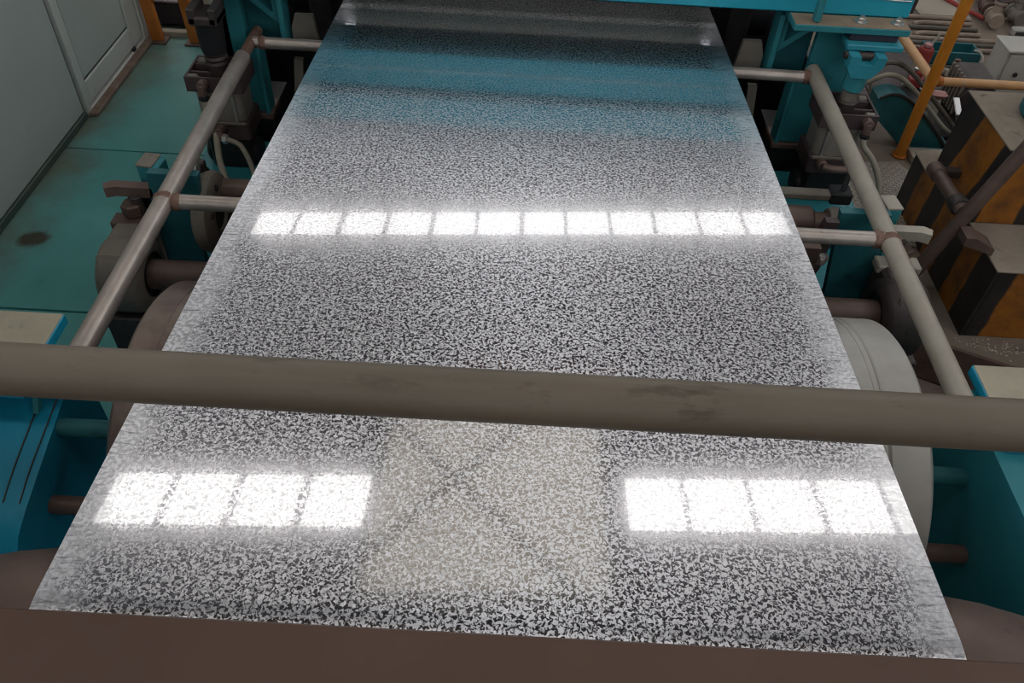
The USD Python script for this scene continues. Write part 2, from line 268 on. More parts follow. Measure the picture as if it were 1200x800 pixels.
# ================================================================ the hall
def zr(x): return 8.0 - 0.065 * x                                   # the pitched roof
def roof_piece(x0, x1, y0, y1, drop=0.0, t=0.04):
    a, b_ = zr(x0) - drop, zr(x1) - drop
    return prism([(x0, a), (x1, b_), (x1, b_ + t), (x0, a + t)], 'xz', y0, y1)
rows = [(-8.0, -7.1), (-0.6, 0.3), (6.32, 7.2), (13.27, 14.2)]  # first two rows are unseen, added to raise the ambient light
roof = []
cuts = [-14.0] + [v for r in rows for v in r] + [20.0]
for i in range(0, len(cuts), 2):
    if abs(cuts[i] - 0.3) < 0.01 or abs(cuts[i] - 7.2) < 0.01: continue
    roof.append(roof_piece(-5.9, 5.9, cuts[i], cuts[i + 1]))  # roof kept narrow so the strip grains mirror sky light from the sides
# the bays beside the yellowed sheet between y 5.4 and 8.4
SH = (-1.55, 1.30, 5.45, 8.45)
roof += [roof_piece(-5.9, 5.9, 0.3, SH[2]), roof_piece(-5.9, SH[0], SH[2], 6.32), roof_piece(SH[1], 5.9, SH[2], 6.32), roof_piece(-5.9, SH[0], 7.2, SH[3]), roof_piece(SH[1], 5.9, 7.2, SH[3]), roof_piece(-5.9, 5.9, SH[3], 13.27)]
for y0, y1 in rows:
    roof += [roof_piece(-5.9, -5.25, y0, y1), roof_piece(5.20 if y0 != 6.32 else 5.65, 5.9, y0, y1)]
struct('ceiling', roof, 'roof_sheet', 'dark grey pitched sheet roof seen mirrored in the steel strip', 'roof')
wi = 0
for y0, y1 in rows:
    wi += 1
    spans = [(-5.3, SH[0] - 0.02), (SH[1] + 0.02, 5.7)] if wi == 3 else [(-5.3, 5.3)]
    w = struct(f'window_{wi}', [roof_piece(a, b_, yy, yy + 0.04, 0.05, 0.09) for a, b_ in spans for yy in (y0 - 0.04, y1)], 'roof_steel', f'long roof skylight of clear panes, first two rows added for ambient light, row {wi}', 'skylight')
    starts = [-5.05, -4.20, -3.33, -2.45, 1.60, 2.36, 3.18, 4.04, 4.86] if wi == 3 else [-5.05, -4.22, -3.32, -2.43, -1.55, -0.70, 0.18, 1.01, 1.86, 2.70, 3.55, 4.40]
    ends = starts[1:] + [starts[-1] + 0.86]
    for x, nx in zip(starts, ends):
        x1 = min(x + (0.79 if wi != 3 else 0.765), nx - 0.07)
        obj('pane', roof_piece(x, x1, y0, y1, 0.0, 0.01), 'skylight_pane', w)
        if nx - x1 < 0.5: obj('glazing_bar', roof_piece(x1, nx, y0, y1, 0.02, 0.06), 'roof_steel', w)
    roof_gap = roof_piece(-5.3, -5.05, y0, y1)
    obj('end_sheet', roof_gap, 'roof_sheet', w)
    if wi == 3: obj('end_sheet', [roof_piece(-1.685, SH[0], y0, y1), roof_piece(SH[1], 1.60, y0, y1)], 'roof_sheet', w)
sheet = struct('window_5', roof_piece(SH[0], SH[1], SH[2], SH[3], 0.0, 0.012), 'yellowed_pane', 'yellowed translucent roof sheet between the skylight panes', 'roof sheet')
br = thing('roof_bracing', 'two crossed thin steel rods under the yellowed roof sheet', 'bracing', (-0.5, 7.0, 7.9))
def rp(x, y): return (x, y, zr(x) - 0.08)
obj('brace_rod', cyl(rp(-1.95, 8.63), rp(1.2, 5.08), 0.055, 12), 'roof_steel', br); obj('brace_rod', cyl(rp(0.8, 8.83), rp(-2.1, 5.16), 0.055, 12), 'roof_steel', br)

struct('added_wall_right', box(6.2, 6.3, -14, 20, 0, 4.6), 'roof_sheet', 'unseen low dark wall added beyond the stair to block sky light, open above', 'wall')  # these four unseen walls are added to cut sky light on the surroundings
struct('added_wall_far', box(-6.3, 6.3, 20, 20.1, 0, 4.6), 'roof_sheet', 'unseen low dark wall added at the far end to block sky light, open above', 'wall')
struct('added_wall_near', box(-6.3, 6.3, -14.1, -14, 0, 4.6), 'roof_sheet', 'unseen low dark wall added behind the viewing platform to block sky light, open above', 'wall')
struct('added_wall_outer', box(-6.3, -6.2, -14, 20, 0, 4.6), 'roof_sheet', 'unseen low dark wall added beyond the booth to block sky light, open above', 'wall')
for s_ in (-1, 1):
    cp = thing('roof_column', f'dark steel roof columns along the hall side beyond the {"booth" if s_ < 0 else "striped stair"}', 'column', (s_ * 6.1, 3, 0))
    for y in (-13.8, -5.5, 2.8, 11.1, 19.4): obj('stanchion', box(s_ * 6.0, s_ * 6.2, y - 0.1, y + 0.1, 0, zr(s_ * 6.1)), 'roof_steel', cp)
hb = thing('hoist_beam', 'dull red hoist beam hanging below the hall roof', 'beam', (0.5, 8.95, 7.5))
obj('girder', [box(-0.7, 1.7, 8.80, 9.10, 7.60, 7.63), box(-0.7, 1.7, 8.94, 8.96, 7.62, 7.86), box(-0.7, 1.7, 8.80, 9.10, 7.84, 7.87)], 'crane_red', hb)
# floors: painted plates on the booth side, dusty floor on the stair side, oily pit under the machine
fl = struct('floor', box(-6.3, -0.98, -3, 9, -0.08, -0.02), 'teal_floor', 'green painted steel plate floor beside the grey booth', 'floor')
for y0, y1 in ((-3, -0.2), (-0.2, 0.9), (0.9, 1.995), (2.003, 2.98), (2.987, 4.02)):
    obj('floor_plate', box(-1.97, -0.99, y0, y1, -0.02, 0.0, 0.002), 'teal_floor', fl)
struct('floor_pit', [box(-1.0, 1.2, -3, 9, -0.75, -0.7), box(-1.02, -0.99, -3, 9, -0.75, -0.02), box(1.16, 1.19, 2.8, 9, -0.75, -0.02)], 'black_oily', 'black oily pit floor under the rolls', 'floor')
struct('floor_hall', [box(-6.3, 6.3, 9, 20, -0.08, -0.02), box(-6.3, 6.3, -14, -3, -0.08, -0.02)], 'rusty_floor', 'plain floor of the hall beyond the line', 'floor')
struct('floor_low', box(1.0, 6.3, -3, 3.2, -0.24, -0.18), 'rusty_floor', 'low reddish brown floor below the stair slab', 'floor')
fr = struct('floor_slab', prism([(1.16, 2.72), (1.40, 2.13), (1.745, 1.975), (4.0, 1.05), (6.3, 1.05), (6.3, 9), (1.16, 9)], 'xy', -0.17, 0.0), 'dusty_floor', 'dusty concrete floor slab under the striped stair', 'floor')
obj('slab_edge', prism([(1.395, 2.125), (1.745, 1.970), (3.99, 1.045), (4.0, 1.06), (1.75, 1.985), (1.40, 2.14)], 'xy', -0.172, 0.002), 'brown_steel', fr)
ck = obj('checker_plate', prism([(1.20, 2.66), (1.62, 2.62), (1.80, 3.00), (1.70, 3.24), (1.28, 3.18), (1.20, 2.95)], 'xy', 0.0, 0.006), 'checker_steel', fr)
lugs = []
poly = Polygon([(1.21, 2.67), (1.61, 2.63), (1.785, 3.0), (1.69, 3.225), (1.29, 3.165), (1.21, 2.94)])
from shapely.geometry import Point
for i in range(40):
    for j in range(40):
        x, y = 1.20 + i * 0.0165, 2.62 + j * 0.0165
        if poly.contains(Point(x, y)):
            lugs.append(turn(box(x - 0.0075, x + 0.0075, y - 0.002, y + 0.002, 0.004, 0.0085, 0.001), (0, 0, 1), 45 if (i + j) % 2 else -45, (x, y, 0)))
obj('checker_lug', lugs, 'lug_steel', ck, smooth=False, kind='stuff')

# the grey booth and its door
XB = -1.95
wl = struct('wall_left', box(XB - 0.08, XB - 0.012, -1.0, 4.05, 0.0, 2.6), 'seal_dark', 'grey insulated panel wall of the control booth', 'wall')
obj('wall_panel', box(XB - 0.06, XB, -1.0, 1.2, 0.035, 2.6, 0.003), 'booth_panel', wl)
obj('wall_panel', box(XB - 0.06, XB, 1.206, 3.215, 0.035, 2.6, 0.003), 'booth_panel', wl)
obj('wall_panel', box(XB - 0.06, XB, 3.24, 4.02, 2.12, 2.6, 0.003), 'booth_panel', wl)
struct('baseboard_left', box(XB - 0.05, XB + 0.008, -1.0, 3.225, 0.0, 0.033), 'skirt_green', 'dark green skirting along the foot of the booth wall', 'skirting')
d1 = struct('door_1', [box(XB - 0.05, XB + 0.012, 3.235, 3.262, 0.0, 2.1), box(XB - 0.05, XB + 0.012, 3.955, 4.01, 0.0, 2.1), box(XB - 0.05, XB + 0.011, 3.26, 3.957, 0.0, 0.028), box(XB - 0.05, XB + 0.011, 3.26, 3.957, 2.05, 2.1)], 'booth_frame', 'pale grey booth door with a recessed lower panel', 'door')
obj('door_leaf', [box(XB - 0.04, XB + 0.004, 3.27, 3.30, 0.036, 2.04), box(XB - 0.04, XB + 0.004, 3.83, 3.948, 0.036, 2.04), box(XB - 0.04, XB + 0.003, 3.299, 3.831, 0.036, 0.135)], 'booth_frame', d1)
obj('door_seal', box(XB - 0.045, XB - 0.005, 3.296, 3.835, 0.13, 2.04), 'seal_dark', d1)
obj('door_panel', box(XB - 0.04, XB + 0.001, 3.306, 3.822, 0.145, 2.03), 'booth_panel', d1)
obj('door_latch', box(XB, XB + 0.016, 3.80, 3.83, 0.025, 0.045, 0.006), 'black_rubber', d1)
struct('trim_1', box(XB + 0.001, XB + 0.045, 3.235, 4.03, 0.0, 0.02), 'threshold', 'rusty brown threshold strip along the foot of the booth door', 'threshold')
struct('trim_2', box(XB - 0.07, XB + 0.0, 4.02, 4.07, 0.0, 2.6), 'threshold', 'brown corner post at the far end of the booth', 'post')

# ================================================================ the strip and its rolls
SL = -0.066
def zs(y): return 1.0 + SL * y
from shapely.geometry import LineString
DY, DR = 0.507, 0.12
DZ = zs(DY + 0.066 * DR) - math.sqrt(1 - 0.0043) * DR - 0.0012
path = [(3.93, zs(3.93)), (2.5, zs(2.5)), (1.2, zs(1.2)), (0.53, zs(0.53)), (0.513, zs(0.513))]
t0 = math.atan2(1, 0.066)
path += [(DY + (DR + 0.0012) * math.cos(t), DZ + (DR + 0.0012) * math.sin(t)) for t in np.linspace(t0, PI, 28)]
path += [(DY - DR - 0.0012, DZ - 0.02), (DY - DR - 0.0012, 0.1)]
st = obj('steel_strip', prism(list(LineString(path).buffer(0.0006, cap_style=2, join_style=2).exterior.coords)[:-1], 'yz', -0.625, 0.625), 'galvanised', smooth=20)
tag(stage.GetPrimAtPath(st), 'wide shiny galvanised steel strip with mottled zinc spangle running down the line', 'steel strip')

rl = thing('support_roll', 'large steel roll under the strip, reflected brown tint painted at one end and grey at the other', 'roll', (0.02, 1.056, 0.28))
ry, rz, R = 1.056, 0.6025, 0.3255
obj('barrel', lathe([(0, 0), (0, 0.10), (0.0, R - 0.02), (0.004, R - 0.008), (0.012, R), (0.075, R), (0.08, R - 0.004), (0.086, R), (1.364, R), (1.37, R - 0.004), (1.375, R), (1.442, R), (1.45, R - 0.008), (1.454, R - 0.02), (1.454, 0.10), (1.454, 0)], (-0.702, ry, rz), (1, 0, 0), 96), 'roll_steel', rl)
for x in (-0.652, 0.655):
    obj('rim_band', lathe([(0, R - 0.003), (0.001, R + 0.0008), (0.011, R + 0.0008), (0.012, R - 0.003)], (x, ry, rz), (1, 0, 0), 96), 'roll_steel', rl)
obj('axle', cyl((-0.952, ry, rz), (0.982, ry, rz), 0.02, 28), 'dark_teal', rl)

lo = thing('deflector_roll', 'dull brown deflector roll that the strip wraps over behind the brown platform beam', 'roll', (0, DY, 0.1))
obj('barrel', lathe([(0, 0), (0, 0.085), (0.03, 0.098), (0.09, 0.112), (0.15, DR), (1.45, DR), (1.51, 0.112), (1.57, 0.098), (1.60, 0.085), (1.60, 0)], (-0.80, DY, DZ), (1, 0, 0), 72), 'brown_steel', lo)
obj('axle', cyl((-1.0, DY, DZ), (1.0, DY, DZ), 0.035, 20), 'dark_steel', lo)
for s_ in (-1, 1): obj('bearing_post', box(s_ * 0.90, s_ * 0.99, DY - 0.06, DY + 0.06, -0.7, DZ + 0.06), 'dark_steel', lo)

for sd, x0, x1, x2, lab in ((-1, -0.715, -0.84, -0.951, 'brown steel stub bar beside the booth side pedestal, above the low roll'), (1, 0.765, 0.86, 0.981, 'brown steel stub bar beside the stair side pedestal, above the low roll')):
    tr = thing('stub_bar', lab, 'bar', (sd * 0.9, 0.93, 0.5))
    obj('rod', cyl((x0, 0.93, 0.5), (x2, 0.93, 0.5), 0.020, 20), 'brown_steel', tr)
    obj('sleeve', cyl((x0, 0.93, 0.5), (x1, 0.93, 0.5), 0.0235, 20), 'grey_housing', tr)

# pedestals
def pedestal(s, xi, label):
    t = thing('roll_pedestal', label, 'pedestal', (s * (xi + 0.3), 1.0, -0.02))
    X = lambda a, b_: (min(s * a, s * b_), max(s * a, s * b_))
    prof = [(1.20, -0.02), (1.20, 0.655), (1.12, 0.645), (0.87, 0.575), (0.82, 0.555), (0.785, 0.52), (0.765, 0.46), (0.74, -0.02)]
    if s > 0: prof = [(1.20, -0.18), (1.20, 0.722), (0.74, 0.722), (0.72, 0.70), (0.72, -0.18)]
    lo_, hi_ = X(xi, 1.75)
    obj('body', prism(prof, 'yz', lo_, hi_), 'blue_paint' if s < 0 else 'pedestal_teal', t, smooth=25)
    a, b_ = X(xi + 0.02, 1.75)
    obj('top_plate', box(a, b_, 1.03, 1.25, 0.722, 0.750, 0.003), 'blue_paint', t)
    obj('dust_cover', box(a + 0.002 * (s > 0) , b_ - 0.002 * (s < 0), 1.034, 1.247, 0.749, 0.7515, 0.001), 'dusty_top', t, label='beige dusty top of the plate')
    for y0, y1 in ((1.055, 1.115), (1.215, 1.165)):
        c_, e = X(xi + 0.03, xi + 0.042)
        obj('gusset', prism([(y0, 0.645), (y0 + (0.018 if y1 > y0 else -0.018), 0.645), (y1 + (0.012 if y1 > y0 else -0.012), 0.724), (y1, 0.724)], 'yz', c_, e), 'teal_paint', t)
    for c0 in (xi + 0.25, xi + 0.55):
        c_, e = X(c0, c0 + 0.03); obj('gusset', box(c_, e, 1.06, 1.2, 0.60, 0.724), 'teal_paint', t)
    # seam where the lining sheet laps over the body, standing proud
    if s > 0: return
    lap = []
    for d_, wv in ((0.012, 0.003), (0.045, 0.004)):
        lap.append(tube([(s * (xi + d_), 1.115, 0.645), (s * (xi + d_ + wv), 1.03, 0.6215), (s * (xi + d_ + 0.006), 0.95, 0.5985), (s * (xi + d_ + 0.004), 0.88, 0.5785)], 0.0018, 6))
    obj('seam', lap, 'seal_dark', t)
pedestal(-1, 0.95, 'blue painted roll pedestal with a beige dusty top plate, on the booth side')
pedestal(1, 0.98, 'blue painted roll pedestal with a beige dusty top plate, on the striped stair side')

# ================================================================ foreground rail and platform edge
hr = thing('handrail', 'thick taupe painted handrail pipe crossing the whole picture above the strip', 'handrail', (0, 0.55, 0.3))
obj('rail_pipe', cyl((-1.75, 0.55, 1.3752), (1.75, 0.55, 1.3752), 0.0277, 40, 0.002), 'rail_paint', hr)
for s in (-1, 1):
    obj('post', cyl((s * 1.72, 0.55, -0.02 if s < 0 else -0.18), (s * 1.72, 0.55, 1.36), 0.0277, 24), 'rail_paint', hr)
    obj('base_flange', cyl((s * 1.72, 0.55, -0.02 if s < 0 else -0.18), (s * 1.72, 0.55, 0.0 if s < 0 else -0.165), 0.07, 24), 'rail_paint', hr)
pb = thing('platform_beam', 'flat brown steel edge beam of the viewing platform in front of the strip', 'beam', (0, 0.25, 0))
obj('deck_plate', box(-1.9, 1.9, -0.9, 0.4245, 1.088, 1.10, 0.003), 'deck_brown', pb)
obj('edge_web', box(-1.9, 1.9, 0.36, 0.4215, 1.01, 1.0885, 0.003), 'deck_brown', pb)
for s in (-1, 1): obj('support_leg', box(s * 1.8 - 0.05, s * 1.8 + 0.05, 0.2, 0.3, -0.02 if s < 0 else -0.18, 1.09), 'deck_brown', pb)

# ================================================================ welded guard pipe frame around the strip
pf = thing('pipe_guard', 'welded guard of worn grey pipes on both sides of the strip', 'guard rail', (0, 1.7, 0.7))
ZP, XL, XR = 0.75, -0.893, 0.940
obj('side_pipe', tube([(XL, 1.06, ZP), (XL, 1.665, ZP), (XL - 0.006, 2.43, ZP)], 0.0245, 24), 'pipe_steel', pf)
obj('side_pipe', tube([(XR, 1.06, ZP), (XR, 1.67, ZP), (XR, 2.56, ZP)], 0.0245, 24), 'pipe_grey', pf)
obj('pipe_stub', cyl((XL - 0.006, 2.40, ZP), (XL - 0.006, 2.62, ZP), 0.017, 20), 'weld_rust', pf, label='thinner rusty end of the guard pipe')
obj('cross_pipe', cyl((XL, 1.665, ZP), (XR, 1.675, ZP), 0.0195, 24), 'pipe_steel', pf)
obj('cross_pipe', cyl((XL, 2.535, ZP), (XR, 2.515, ZP), 0.0185, 24), 'pipe_steel', pf)
def weld(p, d, r):
    m = lathe([(-0.012, r * 0.96), (-0.006, r + 0.002), (0.0, r + 0.0045), (0.007, r + 0.0025), (0.014, r * 0.97)], p, d, 28)
    v = m.vertices; m.vertices = v + (meshkit.noise(v * 160)[:, None] - 0.5) * 0.004; return m
for x, y, s, r in ((XL, 1.665, 1, 0.0195), (XR, 1.675, -1, 0.0195), (XL, 2.535, 1, 0.0185), (XR, 2.515, -1, 0.0185)):
    obj('weld_bead', weld((x + s * 0.031, y, ZP), (1, 0, 0), r), 'weld_rust', pf)
obj('weld_bead', weld((XL, 1.665, ZP), (0, 1, 0), 0.0245), 'weld_rust', pf)
obj('weld_bead', weld((XR, 1.665, ZP), (0, 1, 0), 0.0245), 'weld_rust', pf)
for s, x in ((-1, XL), (1, XR)):
    obj('end_bracket', box(x, x + s * (0.076 if s < 0 else 0.059), 1.07, 1.11, ZP - 0.006, ZP + 0.006, 0.002), 'weld_rust', pf)

# ================================================================ pinch roll stand with its cross beam
ms = thing('machine_stand', 'blue steel stand whose cross beam spans the strip at the far end', 'machine frame', (0, 2.7, -0.7))
YB = 2.576
obj('cross_beam', [box(-1.19, 1.19, YB, 2.83, 1.085, 1.176, 0.004), box(-1.19, 1.19, YB, 2.83, 0.932, 1.048, 0.004), box(-1.19, 1.19, YB + 0.012, 2.82, 1.04, 1.09)], 'beam_face', ms)
obj('beam_groove', box(-1.19, 1.19, YB + 0.006, YB + 0.02, 1.046, 1.087, 0.001), 'groove_dark', ms)
obj('weld_line', tube([(x, YB - 0.001, 0.988 + 0.0012 * math.sin(x * 31)) for x in np.linspace(-1.18, 1.18, 60)], 0.0028, 8, smooth=False), 'bright_steel', ms)
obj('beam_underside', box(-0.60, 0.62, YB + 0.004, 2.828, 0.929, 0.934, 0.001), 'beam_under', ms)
obj('edge_glint', box(-0.60, 0.62, YB + 0.004, YB + 0.016, 0.9292, 0.934, 0.001), 'pipe_steel', ms, label='thin edge strip along the beam, coloured pale as if catching light')  # pale strip stands in for the beam edge catching light
for s in (-1, 1):
    X = lambda a: s * a
    xo = 1.13 if s > 0 else 1.015
    col = [(0.935, 0.908), (0.935, 0.70), (0.905, 0.69), (0.905, 0.46), (xo, 0.46), (xo, 0.908)]
    obj('column_plate', prism([(X(a), z) for a, z in col], 'xz', 2.60, 2.625), 'teal_paint', ms)
    obj('web_plate', prism([(X(a), z) for a, z in [(0.815, 0.908), (0.815, 0.70), (0.94, 0.70), (0.94, 0.908)]], 'xz', 2.66, 2.68), 'dark_teal', ms)
    obj('side_plate', box(X(0.802), X(0.82), 2.60, 2.68, 0.70, 0.908), 'teal_paint', ms)
    obj('side_plate', box(X(0.898), X(0.912), 2.585, 2.66, 0.455, 0.70), 'teal_paint', ms)
    obj('side_plate', box(X(xo - 0.03), X(xo + 0.004), 2.60, 2.84, 0.455, 0.908), 'teal_paint', ms)
    obj('gusset', prism([(X(0.82), 0.908), (X(0.98), 0.908), (X(0.82), 0.77)], 'xz', 2.625, 2.66, [[(X(0.84), 0.893), (X(0.935), 0.893), (X(0.84), 0.812)]]), 'teal_paint', ms)
    obj('cap_plate', box(X(0.818), X(1.178), 2.495, 2.86, 0.908, 0.930, 0.003), 'teal_paint', ms)
    obj('dust_cover', box(X(0.82), X(1.176), 2.497, 2.575, 0.929, 0.9315, 0.001), 'dusty_brown', ms, label='beige dusty top of the cap plate')
    if s > 0: obj('lower_lip', box(X(0.99), X(1.165), 2.47, 2.62, 0.868, 0.886, 0.003), 'teal_bright', ms)
    if s > 0: obj('spacer', box(X(1.0), X(1.15), 2.50, 2.62, 0.884, 0.910), 'groove_dark', ms)
    obj('column_foot', box(X(0.89), X(xo + 0.01), 2.585, 2.70, 0.435, 0.458), 'brown_steel', ms)
    obj('base_block', box(X(0.90), X(1.13), 2.62, 2.86, -0.7, 0.437), 'black_oily', ms)
    obj('stay_web', box(X(0.875), X(0.895), 2.50, 2.535, 0.935, 1.15), 'teal_paint', ms)
    for x in (1.03, 1.145):
        obj('bolt', hexbolt((X(x), 2.535, 0.931), (0, 0, 1), 0.013, 0.012), 'bright_steel', ms)
    # brown inner guide bracket hanging inside the stand
    obj('guide_bracket', [prism([(X(0.715), 0.80), (X(0.775), 0.80), (X(0.79), 0.755), (X(0.79), 0.69), (X(0.70), 0.69)], 'xz', 2.64, 2.66), prism([(X(0.742), 0.69), (X(0.772), 0.69), (X(0.795), 0.50), (X(0.765), 0.50)], 'xz', 2.55, 2.57)], 'grey_housing', ms)

ur = thing('upper_pinch_roll', 'dull steel roll above the strip, behind the blue cross beam', 'roll', (0, 3.15, 0.8))
obj('barrel', lathe([(0, 0), (0, 0.10), (0.01, 0.11), (1.27, 0.11), (1.28, 0.10), (1.28, 0)], (-0.64, 3.05, 0.912), (1, 0, 0), 48), 'alu_barrel', ur)
obj('axle', cyl((-0.95, 3.05, 0.912), (0.95, 3.05, 0.912), 0.035, 20), 'dark_steel', ur)
for s in (-1, 1): obj('chock', [box(s * 0.72, s * 0.80, 2.93, 3.17, 0.55, 1.1)], 'dark_steel', ur)
dr = thing('entry_guard', 'dark steel housing across the line far behind the strip', 'machine guard', (0, 3.9, -0.7))
obj('back_wall', box(-1.05, 1.10, 4.0, 4.05, -0.7, 1.3), 'black_oily', dr)
for s in (-1, 1):
    obj('side_wall', box(s * 1.04, s * 1.08, 2.9, 4.0, -0.7, 0.62), 'black_oily', dr)
    obj('roll_end', cyl((s * 0.68, 3.35, 0.62), (s * 0.98, 3.35, 0.62), 0.11, 32), 'black_rubber', dr)
    obj('guide_post', box(s * 0.80, s * 0.86, 3.30, 3.36, -0.7, 0.52), 'grey_housing', dr)

# ================================================================ pneumatic cylinders
def cylinder(s, label):
    cx, cy = (-1.0 if s < 0 else 1.048), 2.47
    t = thing('air_cylinder', label, 'cylinder', (cx, cy, 0.2))
    w, d = 0.091, 0.074
    # top head: rim with recessed pockets between ribs
    rim = prism([(cx - w, cy - d), (cx + w, cy - d), (cx + w, cy + d), (cx - w, cy + d)], 'xy', 0.638, 0.689, [[(cx - w + 0.007, cy - d + 0.007), (cx + w - 0.007, cy - d + 0.007), (cx + w - 0.007, cy + d - 0.007), (cx - w + 0.007, cy + d - 0.007)]])
    hd = obj('top_head', [rim, box(cx - w + 0.004, cx + w - 0.004, cy - d + 0.004, cy + d - 0.004, 0.636, 0.66)], 'flange_dark', t)
    for dy in (-0.026, 0.026): obj('rib', box(cx - w + 0.006, cx + w - 0.006, cy + dy - 0.004, cy + dy + 0.004, 0.655, 0.686, 0.002), 'flange_dark', hd)
    for dx in (-1, 1):
        for dy in (-1, 1): obj('corner_boss', box(cx + dx * (w - 0.02) - 0.018, cx + dx * (w - 0.02) + 0.018, cy + dy * (d - 0.018) - 0.015, cy + dy * (d - 0.018) + 0.015, 0.655, 0.687, 0.005), 'grey_housing', hd)
    obj('rod_gland', cyl((cx, cy, 0.655), (cx, cy, 0.708), 0.036, 28), 'dark_steel', hd)
    bx, by = 0.076, 0.064
    sq = Polygon([(cx - bx + 0.028, cy - by + 0.028), (cx + bx - 0.028, cy - by + 0.028), (cx + bx - 0.028, cy + by - 0.028), (cx - bx + 0.028, cy + by - 0.028)]).buffer(0.028, 8)
    obj('barrel', prism(list(sq.exterior.coords)[:-1], 'xy', 0.528, 0.638), 'alu_barrel', t)
    for dx in (-1, 1):
        for dy in (-1, 1): obj('tie_rod', cyl((cx + dx * 0.05, cy + dy * 0.068, 0.52), (cx + dx * 0.05, cy + dy * 0.068, 0.645), 0.006, 12), 'bright_steel', t)
    bh = obj('bottom_head', box(cx - 0.085, cx + 0.085, cy - 0.072, cy + 0.072, 0.462, 0.53, 0.006), 'flange_dark', t)
    obj('lip', box(cx - 0.078, cx + 0.078, cy - 0.0755, cy - 0.068, 0.521, 0.532, 0.003), 'grey_housing', bh)
    obj('foot_clevis', [box(cx - 0.07, cx + 0.07, cy - 0.06, cy + 0.06, 0.34, 0.465, 0.01), cyl((cx - 0.09, cy, 0.385), (cx + 0.09, cy, 0.385), 0.045, 28)], 'black_oily', t)
    # rod, bellows sleeve and fork end
    if s > 0:
        obj('rod', cyl((cx, cy, 0.70), (cx + 0.006, cy, 0.80), 0.026, 24), 'grey_housing', t)
        obj('rod_collar', cyl((cx, cy, 0.74), (cx + 0.004, cy, 0.795), 0.034, 28), 'teal_paint', t)
        fk = prism([(cx - 0.05, 0.866), (cx - 0.05, 0.825), (cx - 0.03, 0.797), (cx + 0.03, 0.797), (cx + 0.058, 0.835), (cx + 0.062, 0.866), (cx + 0.032, 0.866), (cx + 0.026, 0.84), (cx - 0.018, 0.84), (cx - 0.018, 0.866)], 'xz', cy - 0.04, cy + 0.03)
        obj('fork_end', fk, 'teal_bright', t)
        obj('pin', cyl((cx - 0.06, cy, 0.853), (cx + 0.068, cy, 0.853), 0.012, 16), 'dark_steel', t)
    else:
        obj('rod', cyl((cx, cy, 0.70), (cx, cy, 0.80), 0.03, 24), 'dark_steel', t)
        obj('bellows', lathe([(0, 0)] + [(0.009 * k, 0.034 + 0.004 * (k % 2)) for k in range(6)] + [(0.05, 0)], (cx, cy, 0.70), (0, 0, 1), 28), 'dark_steel', t)
        obj('rod_sleeve', lathe([(0, 0), (0, 0.036), (0.012, 0.040), (0.09, 0.043), (0.105, 0.045), (0.105, 0)], (cx, cy, 0.745), (0, 0, 1), 32), 'black_rubber', t)
        obj('fork_end', [box(cx - 0.045, cx + 0.045, cy - 0.05, cy + 0.05, 0.845, 0.875, 0.006), box(cx - 0.045, cx - 0.02, cy - 0.05, cy + 0.05, 0.85, 0.90), box(cx + 0.02, cx + 0.045, cy - 0.05, cy + 0.05, 0.85, 0.90)], 'dark_steel', t)
    # air ports and hoses
    yf = cy - d
    px = cx - 0.03 if s < 0 else cx + 0.055
    pt = obj('port_elbow', [cyl((px, yf + 0.01, 0.668), (px, yf - 0.03, 0.672), 0.017, 20), cyl((px, yf - 0.022, 0.675), (px, yf - 0.026, 0.64), 0.014, 18)], 'brown_steel', t)
    obj('port_nut', cyl((px, yf - 0.026, 0.625), (px, yf - 0.026, 0.64), 0.016, 6), 'black_rubber', pt)
    if s < 0:
        obj('port_pipe', tube([(px, yf - 0.026, 0.63), (px + 0.003, yf - 0.03, 0.58), (px + 0.006, yf - 0.035, 0.535)], 0.011, 12), 'hose_beige', pt)
        qx = -1.005
        pt2 = obj('lower_elbow', [cyl((qx, yf + 0.02, 0.51), (qx, yf - 0.045, 0.515), 0.017, 20), tube([(qx, yf - 0.04, 0.515), (qx + 0.015, yf - 0.06, 0.514), (qx + 0.03, yf - 0.066, 0.512)], 0.013, 14)], 'brown_steel', t)
        obj('port_nut', cyl((qx + 0.022, yf - 0.066, 0.512), (qx + 0.04, yf - 0.07, 0.511), 0.016, 6), 'bright_steel', pt2)
        obj('air_hose', tube([(-0.975, 2.327, 0.511), (-0.945, 2.315, 0.512), (-0.915, 2.30, 0.504), (-0.879, 2.25, 0.480), (-0.855, 2.20, 0.455), (-0.85, 2.15, 0.40)], 0.0085, 12), 'hose_beige', t)
        obj('drop_pipe', tube([(-1.008, 2.345, 0.515), (-0.99, 2.29, 0.508), (-0.964, 2.22, 0.494), (-0.917, 2.12, 0.485), (-0.885, 2.05, 0.478)], 0.0105, 12), 'hose_beige', t)
    else:
        obj('air_hose', tube([(px, yf - 0.026, 0.635), (1.105, 2.355, 0.605), (1.141, 2.34, 0.57), (1.176, 2.33, 0.515), (1.20, 2.32, 0.455), (1.21, 2.32, 0.36), (1.205, 2.33, 0.20), (1.20, 2.33, 0.02)], 0.0095, 12), 'hose_beige', t)
        obj('lower_elbow', [cyl((1.005, yf + 0.02, 0.51), (1.005, yf - 0.03, 0.512), 0.017, 20), tube([(1.005, yf - 0.03, 0.512), (1.03, yf - 0.04, 0.512), (1.08, yf - 0.04, 0.51)], 0.013, 14)], 'brown_steel', t)
    obj('mount_base', box(cx - 0.13, cx + 0.13, cy - 0.14, cy + 0.12, 0.24, 0.345, 0.006), 'teal_paint', t)
    obj('mount_leg', box(cx - 0.10, cx + 0.10, cy - 0.10, cy + 0.10, -0.0, 0.25), 'dark_teal', t)
cylinder(-1, 'air cylinder with dark square head and black rod sleeve near the grey booth')
cylinder(1, 'air cylinder with dark square head and blue fork end by the checker plate')

